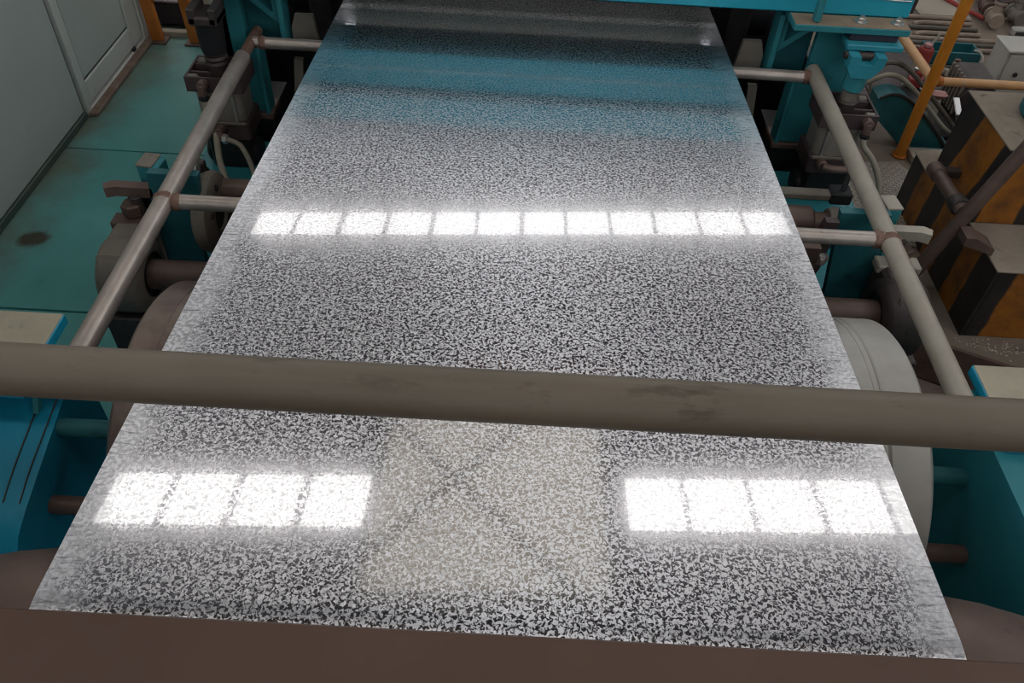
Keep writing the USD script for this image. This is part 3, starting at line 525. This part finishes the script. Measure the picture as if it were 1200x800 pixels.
# ================================================================ bearing stands of the lower roll
def stand(s, label):
    t = thing('bearing_stand', label, 'bearing stand', (s * 1.0, 1.75, -0.02))
    X = lambda a: s * a
    obj('upright_plate', prism([(X(0.855), 0.735), (X(0.99), 0.735), (X(1.005), 0.60), (X(1.005), 0.22), (X(0.87), 0.22), (X(0.90), 0.45)], 'xz', 1.80, 1.825), 'dark_teal', t)
    obj('slot_plate', prism([(X(1.012), 0.63), (X(1.08), 0.63), (X(1.10), 0.22), (X(1.012), 0.22)], 'xz', 1.83, 1.85), 'black_oily', t)
    obj('bracket', prism([(X(1.012), 0.60), (X(1.06), 0.62), (X(1.05), 0.54), (X(1.02), 0.51)], 'xz', 1.79, 1.815), 'teal_paint', t)
    bz, by = 0.50, 1.665
    ho = obj('bearing_housing', lathe([(0, 0.062), (0, 0.082), (0.012, 0.10), (0.03, 0.108), (0.10, 0.108), (0.115, 0.095), (0.12, 0.0)], (X(0.985), by, bz), (s, 0, 0), 48), 'grey_housing' if s < 0 else 'dark_steel', t)
    obj('bore', lathe([(0.004, 0.0), (0.004, 0.063), (0.0, 0.066)], (X(0.985), by, bz), (s, 0, 0), 40), 'black_oily', ho)
    obj('housing_neck', box(X(1.0), X(1.10), by - 0.06, 1.80, 0.42, 0.60, 0.012), 'grey_housing' if s < 0 else 'dark_steel', t)
    obj('housing_foot', box(X(0.99), X(1.11), by - 0.10, by + 0.14, 0.22, 0.42), 'dark_steel', t)
    # take-up jaw with its adjusting nut
    jaw = 'pipe_grey' if s > 0 else 'brown_steel'
    obj('upper_jaw', prism([(X(0.99), 1.83), (X(1.105), 1.83), (X(1.125), 1.815), (X(1.115), 1.79), (X(1.09), 1.80), (X(0.99), 1.80)], 'xy', 0.655, 0.685), jaw, t)
    obj('lower_jaw', box(X(0.99), X(1.11), 1.75, 1.80, 0.575, 0.602), jaw, t)
    obj('adjusting_screw', cyl((X(1.04), 1.80, 0.54), (X(1.04), 1.80, 0.66), 0.016, 18), 'dark_steel', t)
    obj('adjusting_nut', cyl((X(1.055), 1.795, 0.603), (X(1.055), 1.795, 0.640), 0.030, 6), 'brown_steel', t)
    obj('stop_block', turn(box(X(0.985), X(1.045), 1.86, 1.92, 0.60, 0.71, 0.004), (0, 0, 1), s * 6, (X(1.0), 1.9, 0.6)), 'teal_paint', t)
    obj('stop_cap', turn(box(X(0.999), X(1.045), 1.858, 1.922, 0.709, 0.716, 0.002), (0, 0, 1), s * 6, (X(1.0), 1.9, 0.6)), 'pipe_grey' if s > 0 else 'grey_housing', t)
stand(-1, 'roll bearing stand with a pale grey bearing and adjusting jaw, beside the green floor')
stand(1, 'roll bearing stand with a dark bearing and pale adjusting jaw, beside the striped stair')
ls = thing('lower_roll', 'brown shafted roll running in the two bearing stands under the strip', 'roll', (0, 1.665, 0.4))
obj('shaft', cyl((-1.06, 1.665, 0.50), (1.06, 1.665, 0.50), 0.042, 28), 'brown_steel', ls)
obj('barrel', lathe([(0, 0), (0, 0.14), (0.01, 0.15), (1.19, 0.15), (1.2, 0.14), (1.2, 0)], (-0.6, 1.665, 0.50), (1, 0, 0), 56), 'dark_steel', ls)

gr = thing('guide_roll', 'small brown guide roll under the strip with a ribbed coupling at each end', 'roll', (0, 1.93, 0.55))
obj('shaft', cyl((-0.885, 1.93, 0.60), (0.93, 1.93, 0.60), 0.034, 24), 'brown_steel', gr)
obj('barrel', cyl((-0.62, 1.93, 0.60), (0.84, 1.93, 0.60), 0.05, 28), 'brown_steel', gr)
obj('coupling', lathe([(0, 0), (0, 0.045)] + [(0.008 + 0.01 * k, 0.048 + 0.004 * (k % 2)) for k in range(6)] + [(0.07, 0.045), (0.07, 0)], (0.885, 1.93, 0.60), (1, 0, 0), 32), 'grey_housing', gr)
obj('end_ring', lathe([(0, 0.05), (0, 0.085), (0.008, 0.11), (0.03, 0.118), (0.045, 0.112), (0.055, 0.09), (0.055, 0.05), (0, 0.05)], (-0.90, 1.87, 0.565), (1, 0, 0), 48), 'grey_housing', gr)
obj('ring_hub', lathe([(0.01, 0), (0.01, 0.055), (0.045, 0.055), (0.045, 0)], (-0.90, 1.87, 0.565), (1, 0, 0), 32), 'black_oily', gr)
obj('ring_bolt', [cyl((-0.85, 1.87 + 0.085 * math.sin(a), 0.565 + 0.085 * math.cos(a)), (-0.838, 1.87 + 0.085 * math.sin(a), 0.565 + 0.085 * math.cos(a)), 0.009, 6) for a in np.arange(0, 6.2, PI / 3)], 'dark_steel', gr)
gb = thing('scraper_bar', 'dull grey flat bar with a black clip above the brown guide roll', 'bar', (0.85, 1.98, 0.64))
obj('bar', box(0.60, 0.90, 1.985, 2.02, 0.640, 0.662, 0.004), 'grey_housing', gb)
obj('clip', [box(0.895, 0.955, 1.975, 2.03, 0.635, 0.672, 0.004), cyl((0.93, 2.0, 0.67), (0.938, 2.02, 0.72), 0.008, 10)], 'black_rubber', gb)
ws = thing('wear_shoe', 'brown stepped wear shoe below the near cross pipe at the edge of the strip', 'wear shoe', (0.8, 1.75, 0.3))
obj('block', prism([(0.70, 0.68), (0.80, 0.68), (0.80, 0.55), (0.815, 0.545), (0.815, 0.50), (0.72, 0.50), (0.70, 0.55)], 'xz', 1.712, 1.78), 'brown_steel', ws)
obj('arm', prism([(0.815, 0.72), (0.85, 0.72), (0.845, 0.56), (0.815, 0.45), (0.78, 0.30), (0.74, 0.30)], 'xz', 1.775, 1.80), 'flange_dark', ws)
obj('clamp', hexbolt((0.835, 1.772, 0.60), (0, -1, 0), 0.014, 0.012), 'bright_steel', ws)

fv = thing('air_fitting', 'cluster of dark air fittings and a pale clamp below the booth side cylinder', 'fitting', (-1.03, 2.2, 0.22))
obj('valve_body', [box(-1.065, -1.01, 2.18, 2.24, 0.40, 0.47, 0.01), cyl((-1.035, 2.21, 0.46), (-1.033, 2.21, 0.50), 0.024, 6)], 'dark_steel', fv)
obj('union_nut', cyl((-1.075, 2.19, 0.485), (-1.02, 2.175, 0.50), 0.014, 6), 'bright_steel', fv)
obj('lower_union', cyl((-1.03, 2.15, 0.41), (-0.99, 2.145, 0.415), 0.018, 6), 'bright_steel', fv)
obj('clamp_plate', prism([(-0.975, 0.47), (-0.945, 0.47), (-0.915, 0.40), (-0.90, 0.30), (-0.93, 0.30), (-0.97, 0.38)], 'xz', 2.13, 2.145), 'hose_beige', fv)
obj('support', box(-1.06, -0.90, 2.12, 2.24, 0.222, 0.41), 'dark_teal', fv)
bp = thing('base_frame', 'dark teal machine bed running under the strip edges and carrying the stands', 'machine bed', (0, 2, -0.7))
for s in (-1, 1):
    obj('bed_rail', box(s * 0.86, s * 1.16, 1.50, 2.31, 0.14, 0.22, 0.006), 'teal_paint', bp)
    obj('bed_wall', box(s * 0.88, s * 0.92, 0.8, 2.6, -0.7, 0.15), 'black_oily', bp)

# ================================================================ striped crossover stair
sr = thing('striped_stair', 'steel step block painted with orange and black warning stripes', 'stair', (1.9, 2.45, 0))
low = [(2.13, 0.0), (2.13, 0.30), (2.765, 0.30), (2.765, 0.24), (2.93, 0.24), (2.93, 0.0)]
obj('lower_stringer', prism(low, 'yz', 1.60, 1.612), 'stripes_low', sr, smooth=False)
obj('upper_stringer', prism([(2.39, 0.301), (2.39, 0.60), (2.765, 0.60), (2.765, 0.301)], 'yz', 1.60, 1.612), 'stripes_high', sr, smooth=False)
obj('lower_riser', box(1.613, 2.6, 2.13, 2.142, 0.0, 0.298, 0.002), 'stripes_front', sr)
obj('upper_riser', box(1.613, 2.6, 2.39, 2.402, 0.306, 0.598, 0.002), 'stripes_back', sr)
obj('rear_riser', box(1.613, 2.6, 2.753, 2.763, 0.246, 0.598, 0.002), 'stripes_back', sr)
obj('tread', box(1.594, 2.6, 2.122, 2.389, 0.30, 0.307, 0.002), 'stair_dust', sr)
obj('tread', box(1.594, 2.6, 2.382, 2.772, 0.60, 0.607, 0.002), 'stair_dust', sr)
obj('tread', box(1.594, 2.6, 2.765, 2.94, 0.24, 0.247, 0.002), 'stair_dust', sr)
obj('side_panel', prism(low, 'yz', 2.588, 2.60), 'stripes_low', sr, smooth=False)
sp = thing('stair_rail', 'rusty brown leaning rail pipe fixed beside the striped stair', 'rail pipe', (1.45, 2.3, 0))
obj('leaning_pipe', cyl((1.375, 2.275, 0.0), (1.70, 2.315, 1.02), 0.024, 24), 'brown_steel', sp)
obj('side_pipe', cyl((1.50, 2.31, 0.404), (1.515, 2.60, 0.376), 0.0235, 24), 'brown_steel', sp)
obj('pipe_clamp', cyl((1.503, 2.335, 0.402), (1.505, 2.385, 0.397), 0.033, 24), 'dark_steel', sp)
obj('end_clamp', cyl((1.513, 2.56, 0.38), (1.516, 2.62, 0.374), 0.029, 24), 'brown_steel', sp)
obj('wall_bracket', box(1.515, 1.60, 2.575, 2.61, 0.36, 0.39, 0.004), 'dark_steel', sp)
obj('foot_bracket', prism([(1.49, 0.375), (1.525, 0.375), (1.60, 0.335), (1.60, 0.31), (1.49, 0.345)], 'xz', 2.20, 2.27), 'brown_steel', sp)
bm = thing('blue_drum', 'blue rounded drum standing on the top step at the picture edge', 'drum', (1.80, 2.6, 0.606))
obj('body', lathe([(0, 0), (0, 0.075), (0.02, 0.09), (0.18, 0.09), (0.21, 0.08), (0.225, 0.05), (0.225, 0)], (1.795, 2.60, 0.606), (0, 0, 1), 40), 'dark_teal', bm)
obj('band', lathe([(0, 0.088), (0.004, 0.094), (0.014, 0.094), (0.018, 0.088)], (1.795, 2.60, 0.70), (0, 0, 1), 40), 'black_oily', bm)
rng = random.Random(5); grit = []
for k in range(150):
    a, b_ = rng.gauss(1.68, 0.09), rng.gauss(2.07, 0.025)
    if b_ > 2.118 or (b_ < 2.02 + 0.43 * (1.745 - a) and a < 1.74) or a < 1.5: continue
    r = rng.uniform(0.002, 0.006)
    mm = trimesh.creation.icosphere(1, r); mm.vertices *= np.array([1, rng.uniform(0.5, 1), rng.uniform(0.3, 0.6)]); mm.vertices += (meshkit.noise(mm.vertices * 300 + k)[:, None] - 0.5) * r * 0.5
    mm.apply_translation((a, b_, r * 0.3)); grit.append(mm)
p = obj('grit', grit, 'rubble'); tag(stage.GetPrimAtPath(p), 'pale crumbs of grit on the brown slab in front of the striped stair', 'grit', None, 'stuff')

# ================================================================ orange guard rail and clutter behind it
og = thing('orange_rail', 'orange painted pipe guard rail with one post beside the checker plate', 'guard rail', (1.725, 3.293, 0))
obj('post', cyl((1.725, 3.293, 0.0), (1.725, 3.293, 1.1), 0.0235, 24), 'orange_paint', og)
obj('side_bar', cyl((1.73, 3.293, 0.372), (3.2, 3.293, 0.372), 0.0185, 20), 'pale_orange', og)
obj('rear_bar', cyl((1.725, 3.30, 0.378), (1.70, 4.6, 0.375), 0.0195, 20), 'pale_orange', og)
obj('weld_bead', weld((1.755, 3.293, 0.372), (1, 0, 0), 0.0185), 'rust_orange', og)
obj('base_collar', cyl((1.725, 3.293, 0.0), (1.725, 3.293, 0.012), 0.034, 24), 'rust_orange', og)
obj('post', cyl((3.2, 3.293, 0), (3.2, 3.293, 1.1), 0.0235, 20), 'orange_paint', og)
obj('post', cyl((1.70, 4.6, 0), (1.70, 4.6, 1.1), 0.0235, 20), 'orange_paint', og)

eb = thing('control_box', 'pale grey electrical box with a black keyhole behind the orange rail', 'electrical box', (2.55, 4.0, 0))
obj('body', box(2.33, 2.95, 3.862, 4.01, 0.0, 0.26, 0.004), 'white_box', eb)
obj('door', box(2.345, 2.945, 3.850, 3.862, 0.012, 0.248, 0.004), 'white_box', eb)
obj('keyhole', cyl((2.405, 3.852, 0.15), (2.405, 3.842, 0.15), 0.011, 20), 'black_rubber', eb)
obj('lid', box(2.322, 2.96, 3.845, 4.018, 0.258, 0.27, 0.003), 'white_box', eb)

for k, (y, x0, x1, mt, how) in enumerate([(4.79, 2.20, 2.58, 'conduit', 'pale one farthest from the green trough'), (4.72, 2.24, 2.56, 'conduit', 'second from the far side'), (4.65, 2.18, 2.57, 'hose_dark', 'third from the far side, darker than its neighbours'),
        (4.58, 2.20, 2.56, 'conduit', 'fourth from the far side, bent at its end'), (4.51, 2.14, 2.70, 'conduit', 'fifth from the far side'), (4.45, 2.12, 2.72, 'hose_dark', 'second from the near side, darker than its neighbours'), (4.39, 2.10, 2.74, 'conduit', 'nearest the dark green trough')]):
    z = 0.0135
    pts = [(x1, y, z), (0.5 * (x0 + x1), y, z), (x0 + 0.06, y, z), (x0 + 0.01, y - (0.010 if k in (1, 3) else 0.0), z), (x0 - 0.025, y - (0.032 if k in (1, 3) else 0.0), z)]
    p = obj('conduit_pipe', tube(pts, 0.0125, 12), mt); tag(stage.GetPrimAtPath(p), f'dusty pipe lying behind the orange post, {how}', 'pipe')
tg = thing('oil_trough', 'dark green open trough between the conduit pipes and the pale electrical box', 'trough', (2.28, 4.29, 0))
obj('base', box(2.14, 2.42, 4.225, 4.355, 0.0, 0.012), 'dark_teal', tg)
for a in ((2.14, 2.152, 4.225, 4.355), (2.408, 2.42, 4.225, 4.355), (2.152, 2.408, 4.225, 4.237), (2.152, 2.408, 4.343, 4.355)): obj('side', box(*a, 0.0, 0.07, 0.002), 'dark_teal', tg)
rv = thing('red_lubricator', 'small red lubricator with a lever handle behind the orange post', 'lubricator', (1.93, 4.12, 0))
obj('body', moved(lathe([(0, 0), (0, 0.03), (0.01, 0.04), (0.075, 0.04), (0.09, 0.03), (0.095, 0)], (1.945, 4.05, 0.055), (0, 0, 1), 28), 0.115, 0.06), 'red_plastic', rv)
obj('foot', moved(box(1.915, 1.975, 4.02, 4.08, 0.0, 0.057, 0.004), 0.115, 0.06), 'hose_beige', rv)
obj('cap', moved(cyl((1.945, 4.05, 0.148), (1.945, 4.05, 0.165), 0.022, 20), 0.115, 0.06), 'pink_tag', rv)
obj('lever', moved(cyl((1.96, 4.05, 0.16), (1.985, 4.06, 0.215), 0.006, 10), 0.115, 0.06), 'hose_beige', rv)
obj('nozzle', moved(cyl((1.91, 4.05, 0.10), (1.865, 4.05, 0.105), 0.013, 14), 0.115, 0.06), 'white_box', rv)
rt_ = thing('red_valve', 'small red valve with pale nuts on the floor below the rear orange bar', 'valve', (1.82, 3.85, 0))
obj('body', moved([box(1.80, 1.87, 3.80, 3.86, 0.0105, 0.07, 0.01), cyl((1.835, 3.83, 0.06), (1.835, 3.83, 0.10), 0.022, 18)], 0.15, 0.11), 'red_plastic', rt_)
obj('nut', moved([cyl((1.79, 3.82, 0.035), (1.77, 3.82, 0.035), 0.018, 6), cyl((1.86, 3.79, 0.03), (1.87, 3.765, 0.03), 0.016, 6), cyl((1.82, 3.83, 0.10), (1.82, 3.83, 0.115), 0.015, 6)], 0.15, 0.11), 'bright_steel', rt_)
tap = thing('pipe_tee', 'brown and brass pipe fitting lying left of the pale electrical box', 'pipe fitting', (2.18, 3.88, 0))
obj('run', moved(cyl((2.05, 3.86, 0.03), (2.25, 3.885, 0.03), 0.018, 18), 0.08, 0.2), 'brown_steel', tap)
obj('union', moved([cyl((2.09, 3.865, 0.03), (2.12, 3.869, 0.03), 0.028, 6), cyl((2.17, 3.875, 0.03), (2.20, 3.879, 0.03), 0.028, 6)], 0.08, 0.2), 'hose_beige', tap)
obj('branch', moved(cyl((2.155, 3.875, 0.03), (2.15, 3.89, 0.10), 0.016, 16), 0.08, 0.2), 'brown_steel', tap)
obj('hose_tail', moved(tube([(2.24, 3.885, 0.04), (2.29, 3.91, 0.08), (2.285, 3.95, 0.11), (2.25, 3.96, 0.12)], 0.006, 8), 0.08, 0.2), 'white_box', tap)

mg = thing('belt_guard', 'teal half round belt guard standing behind the checker plate', 'belt guard', (1.75, 3.4, 0))
gpts = smooth_path([(1.56, 0.245, 0), (1.61, 0.268, 0), (1.67, 0.255, 0), (1.745, 0.204, 0), (1.862, 0.104, 0), (1.957, 0.006, 0)], 6)
obj('cover', prism([(1.757, 0.004), (1.56, 0.17)] + [(p_[0], p_[1]) for p_ in gpts], 'xz', 3.35, 3.45), 'dark_teal', mg)
obj('rim', tube([(p_[0] + 0.004, 3.348, p_[1] + 0.004) for p_ in gpts], 0.007, 8, smooth=False), 'black_oily', mg)
obj('foot', box(1.745, 1.975, 3.345, 3.455, 0.0, 0.02), 'dark_teal', mg)
for k, (dr_, dz, mt, nm) in enumerate([(0.245, 0.0, 'hose_beige', 'beige hose arching over the teal belt guard, the nearer one'), (0.285, 0.02, 'hose_dark', 'thin brown hose arching over the teal belt guard, behind the beige one')]):
    e = 0.022 + 0.03 * k
    pts = [(2.0 + e, 3.475 + 0.06 * k, 0.022)] + [(q[0] + 0.6 * e, 3.475 + 0.06 * k, q[1] + e) for q in [(1.957, 0.03), (1.862, 0.112), (1.745, 0.212), (1.67, 0.262), (1.61, 0.276), (1.56, 0.255)]] + [(1.48 - 0.05 * k, 3.52 + 0.06 * k, 0.17), (1.43 - 0.06 * k, 3.60 + 0.06 * k, 0.03)]
    p = obj('air_hose', tube(pts, 0.011, 10), mt); tag(stage.GetPrimAtPath(p), nm, 'hose')
p = obj('air_hose', tube([(1.44, 3.84, 0.012), (1.47, 3.80, 0.13), (1.54, 3.77, 0.17), (1.66, 3.76, 0.16), (1.71, 3.76, 0.012)], 0.009, 10), 'hose_beige'); tag(stage.GetPrimAtPath(p), 'pale hose with a small clip running level left of the orange post', 'hose')
lb = thing('floor_beam', 'cream coloured steel beam lying at the foot of the teal belt guard', 'beam', (1.9, 3.28, 0))
obj('bar', box(1.76, 2.05, 3.235, 3.318, 0.0, 0.035, 0.003), 'cream_panel', lb)
mt_ = thing('finned_motor', 'brown finned motor lying between the clutter and the striped stair', 'motor', (2.1, 3.5, 0))
obj('body', moved(box(2.09, 2.24, 3.52, 3.74, 0.011, 0.20, 0.02), 0.0, 0.13), 'dark_steel', mt_)
for k in range(6): obj('fin', box(2.078, 2.092, 3.665 + 0.034 * k, 3.678 + 0.034 * k, 0.02, 0.20, 0.002), 'grey_housing', mt_)
obj('end_shield', moved(cyl((2.165, 3.51, 0.105), (2.165, 3.53, 0.105), 0.085, 28), 0.0, 0.13), 'dark_steel', mt_)
fb = thing('metal_bracket', 'bent bright metal bracket between the belt guard and the finned motor', 'bracket', (1.95, 3.5, 0))
obj('plate', prism([(3.42, 0.06), (3.47, 0.06), (3.47, 0.068), (3.428, 0.068), (3.428, 0.105), (3.42, 0.105)], 'yz', 2.012, 2.07), 'bright_steel', fb)
obj('upper_arm', turn(box(2.015, 2.045, 3.50, 3.60, 0.12, 0.13), (1, 0, 0), 25, (1.98, 3.55, 0.12)), 'bright_steel', fb)
obj('stem', tube([(2.04, 3.475, 0.012), (2.035, 3.478, 0.03), (2.032, 3.48, 0.06), (2.03, 3.55, 0.12)], 0.009, 10), 'dark_steel', fb)
fn = thing('pink_funnel', 'faded pink cap on a beige spout beside the teal belt guard', 'funnel', (1.9, 3.55, 0))
obj('spout', tube([(1.955, 3.585, 0.012), (1.95, 3.595, 0.08), (1.955, 3.615, 0.13)], 0.022, 16), 'hose_beige', fn)
obj('cap', lathe([(0, 0), (0, 0.028), (0.015, 0.045), (0.03, 0.03), (0.03, 0)], (1.955, 3.615, 0.128), (0, 0.3, 1), 24), 'pink_tag', fn)
hz = thing('black_hose', 'black hose curling on the floor beside the striped stair', 'hose', (1.9, 3.3, 0))
obj('loop', tube([(2.05, 3.45, 0.02), (1.98, 3.38, 0.05), (2.0, 3.30, 0.04), (2.08, 3.25, 0.03), (2.1, 3.36, 0.03), (2.02, 3.42, 0.02)], 0.012, 10), 'black_rubber', hz)
obj('coupling', cyl((1.97, 3.33, 0.045), (1.985, 3.36, 0.05), 0.017, 10), 'bright_steel', hz)
sm = thing('sump_tray', 'black oily sump tray under the clutter behind the striped stair', 'tray', (2.1, 3.6, 0))
obj('pan', box(1.74, 2.30, 3.46, 3.93, 0.0005, 0.010, 0.001), 'black_oily', sm)
obj('rim', box(2.29, 2.30, 3.46, 3.83, 0.0005, 0.05), 'black_oily', sm)

om = thing('oil_mat', 'dark oil soaked floor sheet under the red lubricator and valve', 'sheet', (1.8, 4.0, 0))
obj('sheet', prism([(1.50, 3.70), (1.735, 3.66), (1.735, 3.945), (2.30, 3.945), (2.30, 4.20), (2.125, 4.20), (2.12, 4.34), (1.62, 4.42), (1.46, 4.05)], 'xy', 0.0, 0.004), 'dark_steel', om)
obj('seam', box(1.78, 1.786, 3.95, 4.38, 0.004, 0.006, 0.0005), 'conduit', om)
# far clutter at the top corner
bs = thing('brace_post', 'dark brown square post leaning behind the blue machine stand', 'post', (2.25, 5.0, 0))
obj('bar', turn(box(2.20, 2.255, 4.83, 4.885, 0.0, 0.9), (0, 1, 0), 4, (2.22, 4.85, 0)), 'dark_steel', bs)
obj('foot', box(2.17, 2.285, 4.80, 4.915, 0.0, 0.012), 'dark_steel', bs)
rp_ = thing('red_pipe', 'thin dull red pipe rail lying across the cream floor sheets', 'pipe', (2.6, 4.95, 0))
obj('run', tube([(2.38, 5.35, 0.02), (2.56, 4.98, 0.02), (2.66, 4.80, 0.02)], 0.012, 10), 'red_plastic', rp_)
obj('riser', cyl((2.52, 5.05, 0.02), (2.53, 5.05, 0.22), 0.011, 10), 'red_plastic', rp_)
for k, (x0, x1, y0, y1, how) in enumerate([(1.95, 2.17, 4.84, 5.6, 'left of the dark brown leaning post'), (2.30, 2.60, 4.84, 5.4, 'under the thin red pipe'), (2.63, 3.10, 5.17, 5.6, 'behind the heap of old valves')]):
    p = obj('floor_sheet', box(x0, x1, y0, y1, 0.0, 0.01, 0.002), 'cream_panel'); tag(stage.GetPrimAtPath(p), f'cream sheet laid on the floor {how}', 'sheet')
rng = random.Random(11)
spots = [(2.70, 4.90, 'brown_steel', 'rusty valve body at the left of the heap of old valves'), (2.83, 4.80, 'grey_housing', 'grey valve body in the middle of the heap of old valves'), (2.86, 4.98, 'brown_steel', 'brown valve body behind the grey one in the heap of old valves'), (2.68, 4.74, 'conduit', 'pale dusty valve body nearest the conduit pipes'),
         (2.75, 5.06, 'grey_housing', 'grey valve body at the back of the heap of old valves'), (2.98, 4.88, 'conduit', 'pale valve body at the right of the heap of old valves')]
for x, y, mt, lab in spots:
    t = thing('old_valve', lab, 'valve', (x, y, 0))
    a = rng.uniform(0, PI); d = np.array([math.cos(a), math.sin(a), 0]); c0 = np.array([x, y, 0.055])
    obj('body', lathe([(0, 0), (0, 0.04), (0.015, 0.04), (0.02, 0.03), (0.06, 0.048), (0.10, 0.03), (0.105, 0.04), (0.12, 0.04), (0.12, 0)], c0 - d * 0.06, d, 20), mt, t)
    obj('bonnet', lathe([(0, 0), (0, 0.028), (0.04, 0.024), (0.045, 0.036), (0.055, 0.036), (0.055, 0)], c0 + np.array([0, 0, 0.03]), (0.1, 0.1, 1), 18), mt, t)
    obj('hand_wheel', trimesh.creation.torus(0.035, 0.006, major_sections=20, minor_sections=8, transform=trimesh.transformations.translation_matrix(c0 + np.array([0.01, 0.01, 0.10]))), 'dark_steel', t)
t = thing('red_can', 'bright red can lying beside the heap of old valves', 'can', (2.97, 4.70, 0))
obj('body', cyl((2.93, 4.70, 0.045), (3.03, 4.73, 0.045), 0.042, 24), 'red_plastic', t); obj('lid', cyl((2.92, 4.697, 0.045), (2.93, 4.70, 0.045), 0.038, 24), 'white_box', t)
t = thing('white_block', 'small white block at the foot of the heap of old valves', 'block', (2.80, 4.64, 0))
obj('body', box(2.76, 2.84, 4.62, 4.67, 0.0, 0.045, 0.008), 'white_box', t); obj('slot', box(2.775, 2.825, 4.616, 4.62, 0.012, 0.03, 0.001), 'seal_dark', t)
gx, gy = np.meshgrid(np.linspace(0, 1, 22), np.linspace(0, 1, 22)); P = np.c_[gx.ravel(), gy.ravel()]
zz = 0.02 + 0.09 * meshkit.fbm(np.c_[P * 5, np.zeros(len(P))], 3, 2) * np.clip(4 * np.minimum.reduce([P[:, 0], 1 - P[:, 0], P[:, 1], 1 - P[:, 1]]), 0, 1)
F = [[i * 22 + j, i * 22 + j + 1, (i + 1) * 22 + j + 1, (i + 1) * 22 + j] for i in range(21) for j in range(21)]
top = np.c_[2.79 + P[:, 0] * 0.3, 4.40 + P[:, 1] * 0.19, zz]; bot = top.copy(); bot[:, 2] = 0.002
FF = np.array(F); n0 = len(top); ring = [j for j in range(22)] + [i * 22 + 21 for i in range(1, 22)] + [21 * 22 + j for j in range(20, -1, -1)] + [i * 22 for i in range(20, 0, -1)]
side = [[ring[k], ring[(k + 1) % len(ring)], ring[(k + 1) % len(ring)] + n0, ring[k] + n0] for k in range(len(ring))]
Q = np.vstack([FF, FF[:, ::-1] + n0, np.array(side)[:, ::-1]]); Q = np.vstack([Q[:, [0, 1, 2]], Q[:, [0, 2, 3]]])
p = obj('cloth', trimesh.Trimesh(np.vstack([top, bot]), Q, process=False), 'navy_cloth', smooth=60); tag(stage.GetPrimAtPath(p), 'crumpled navy blue cloth lying at the right edge beyond the electrical box', 'cloth')

# ================================================================ booth side background
ot = thing('orange_trestle', 'orange painted steel trestle standing beyond the booth door', 'trestle', (-1.78, 4.05, 0))
for (x, y, dx) in ((-1.885, 3.985, -0.03), (-1.69, 3.985, -0.055)):
    obj('leg', turn(box(x - 0.028, x + 0.028, y - 0.02, y + 0.02, 0.0, 0.95), (0, 1, 0), -3, (x, y, 0)), 'rust_orange', ot)
    obj('foot', box(x - 0.05, x + 0.05, y - 0.045, y + 0.045, 0.0, 0.012), 'brown_steel', ot)
obj('brace', cyl((-1.885, 3.99, 0.19), (-1.72, 4.0, 0.42), 0.014, 16), 'rust_orange', ot)
obj('top_bar', box(-1.96, -1.65, 3.955, 4.015, 0.93, 0.98), 'rust_orange', ot)
lx = thing('lilac_case', 'dark case with a pale lilac top standing behind the orange trestle', 'case', (-1.85, 4.3, 0))
obj('body', box(-1.98, -1.755, 4.17, 4.45, 0.0, 0.12, 0.006), 'dark_purple', lx); obj('lid', box(-1.99, -1.75, 4.16, 4.46, 0.12, 0.135, 0.004), 'lilac_board', lx)
wb = thing('white_bin', 'white plastic bin behind the right leg of the orange trestle', 'bin', (-1.68, 4.22, 0))
obj('body', lathe([(0, 0), (0, 0.055), (0.20, 0.07), (0.205, 0.074), (0.212, 0.07), (0.20, 0.062), (0.02, 0.05), (0.02, 0)], (-1.665, 4.20, 0.0), (0, 0, 1), 32), 'white_box', wb)
kb = struct('trim_3', box(-1.94, -1.45, 4.03, 4.07, 0.0, 0.03), 'cream_panel', 'cream kerb strip at the far end of the green floor', 'kerb')
cb = thing('cardboard_box', 'small brown cardboard box on the cream kerb beside the trestle leg', 'box', (-1.61, 4.0, 0))
obj('body', box(-1.635, -1.555, 3.955, 4.025, 0.0, 0.085, 0.003), 'cardboard', cb)
obj('flap', [turn(box(-1.655, -1.575, 3.955, 3.958, 0.085, 0.125, 0.001), (1, 0, 0), -25, (-1.6, 3.955, 0.085))], 'cardboard', cb)
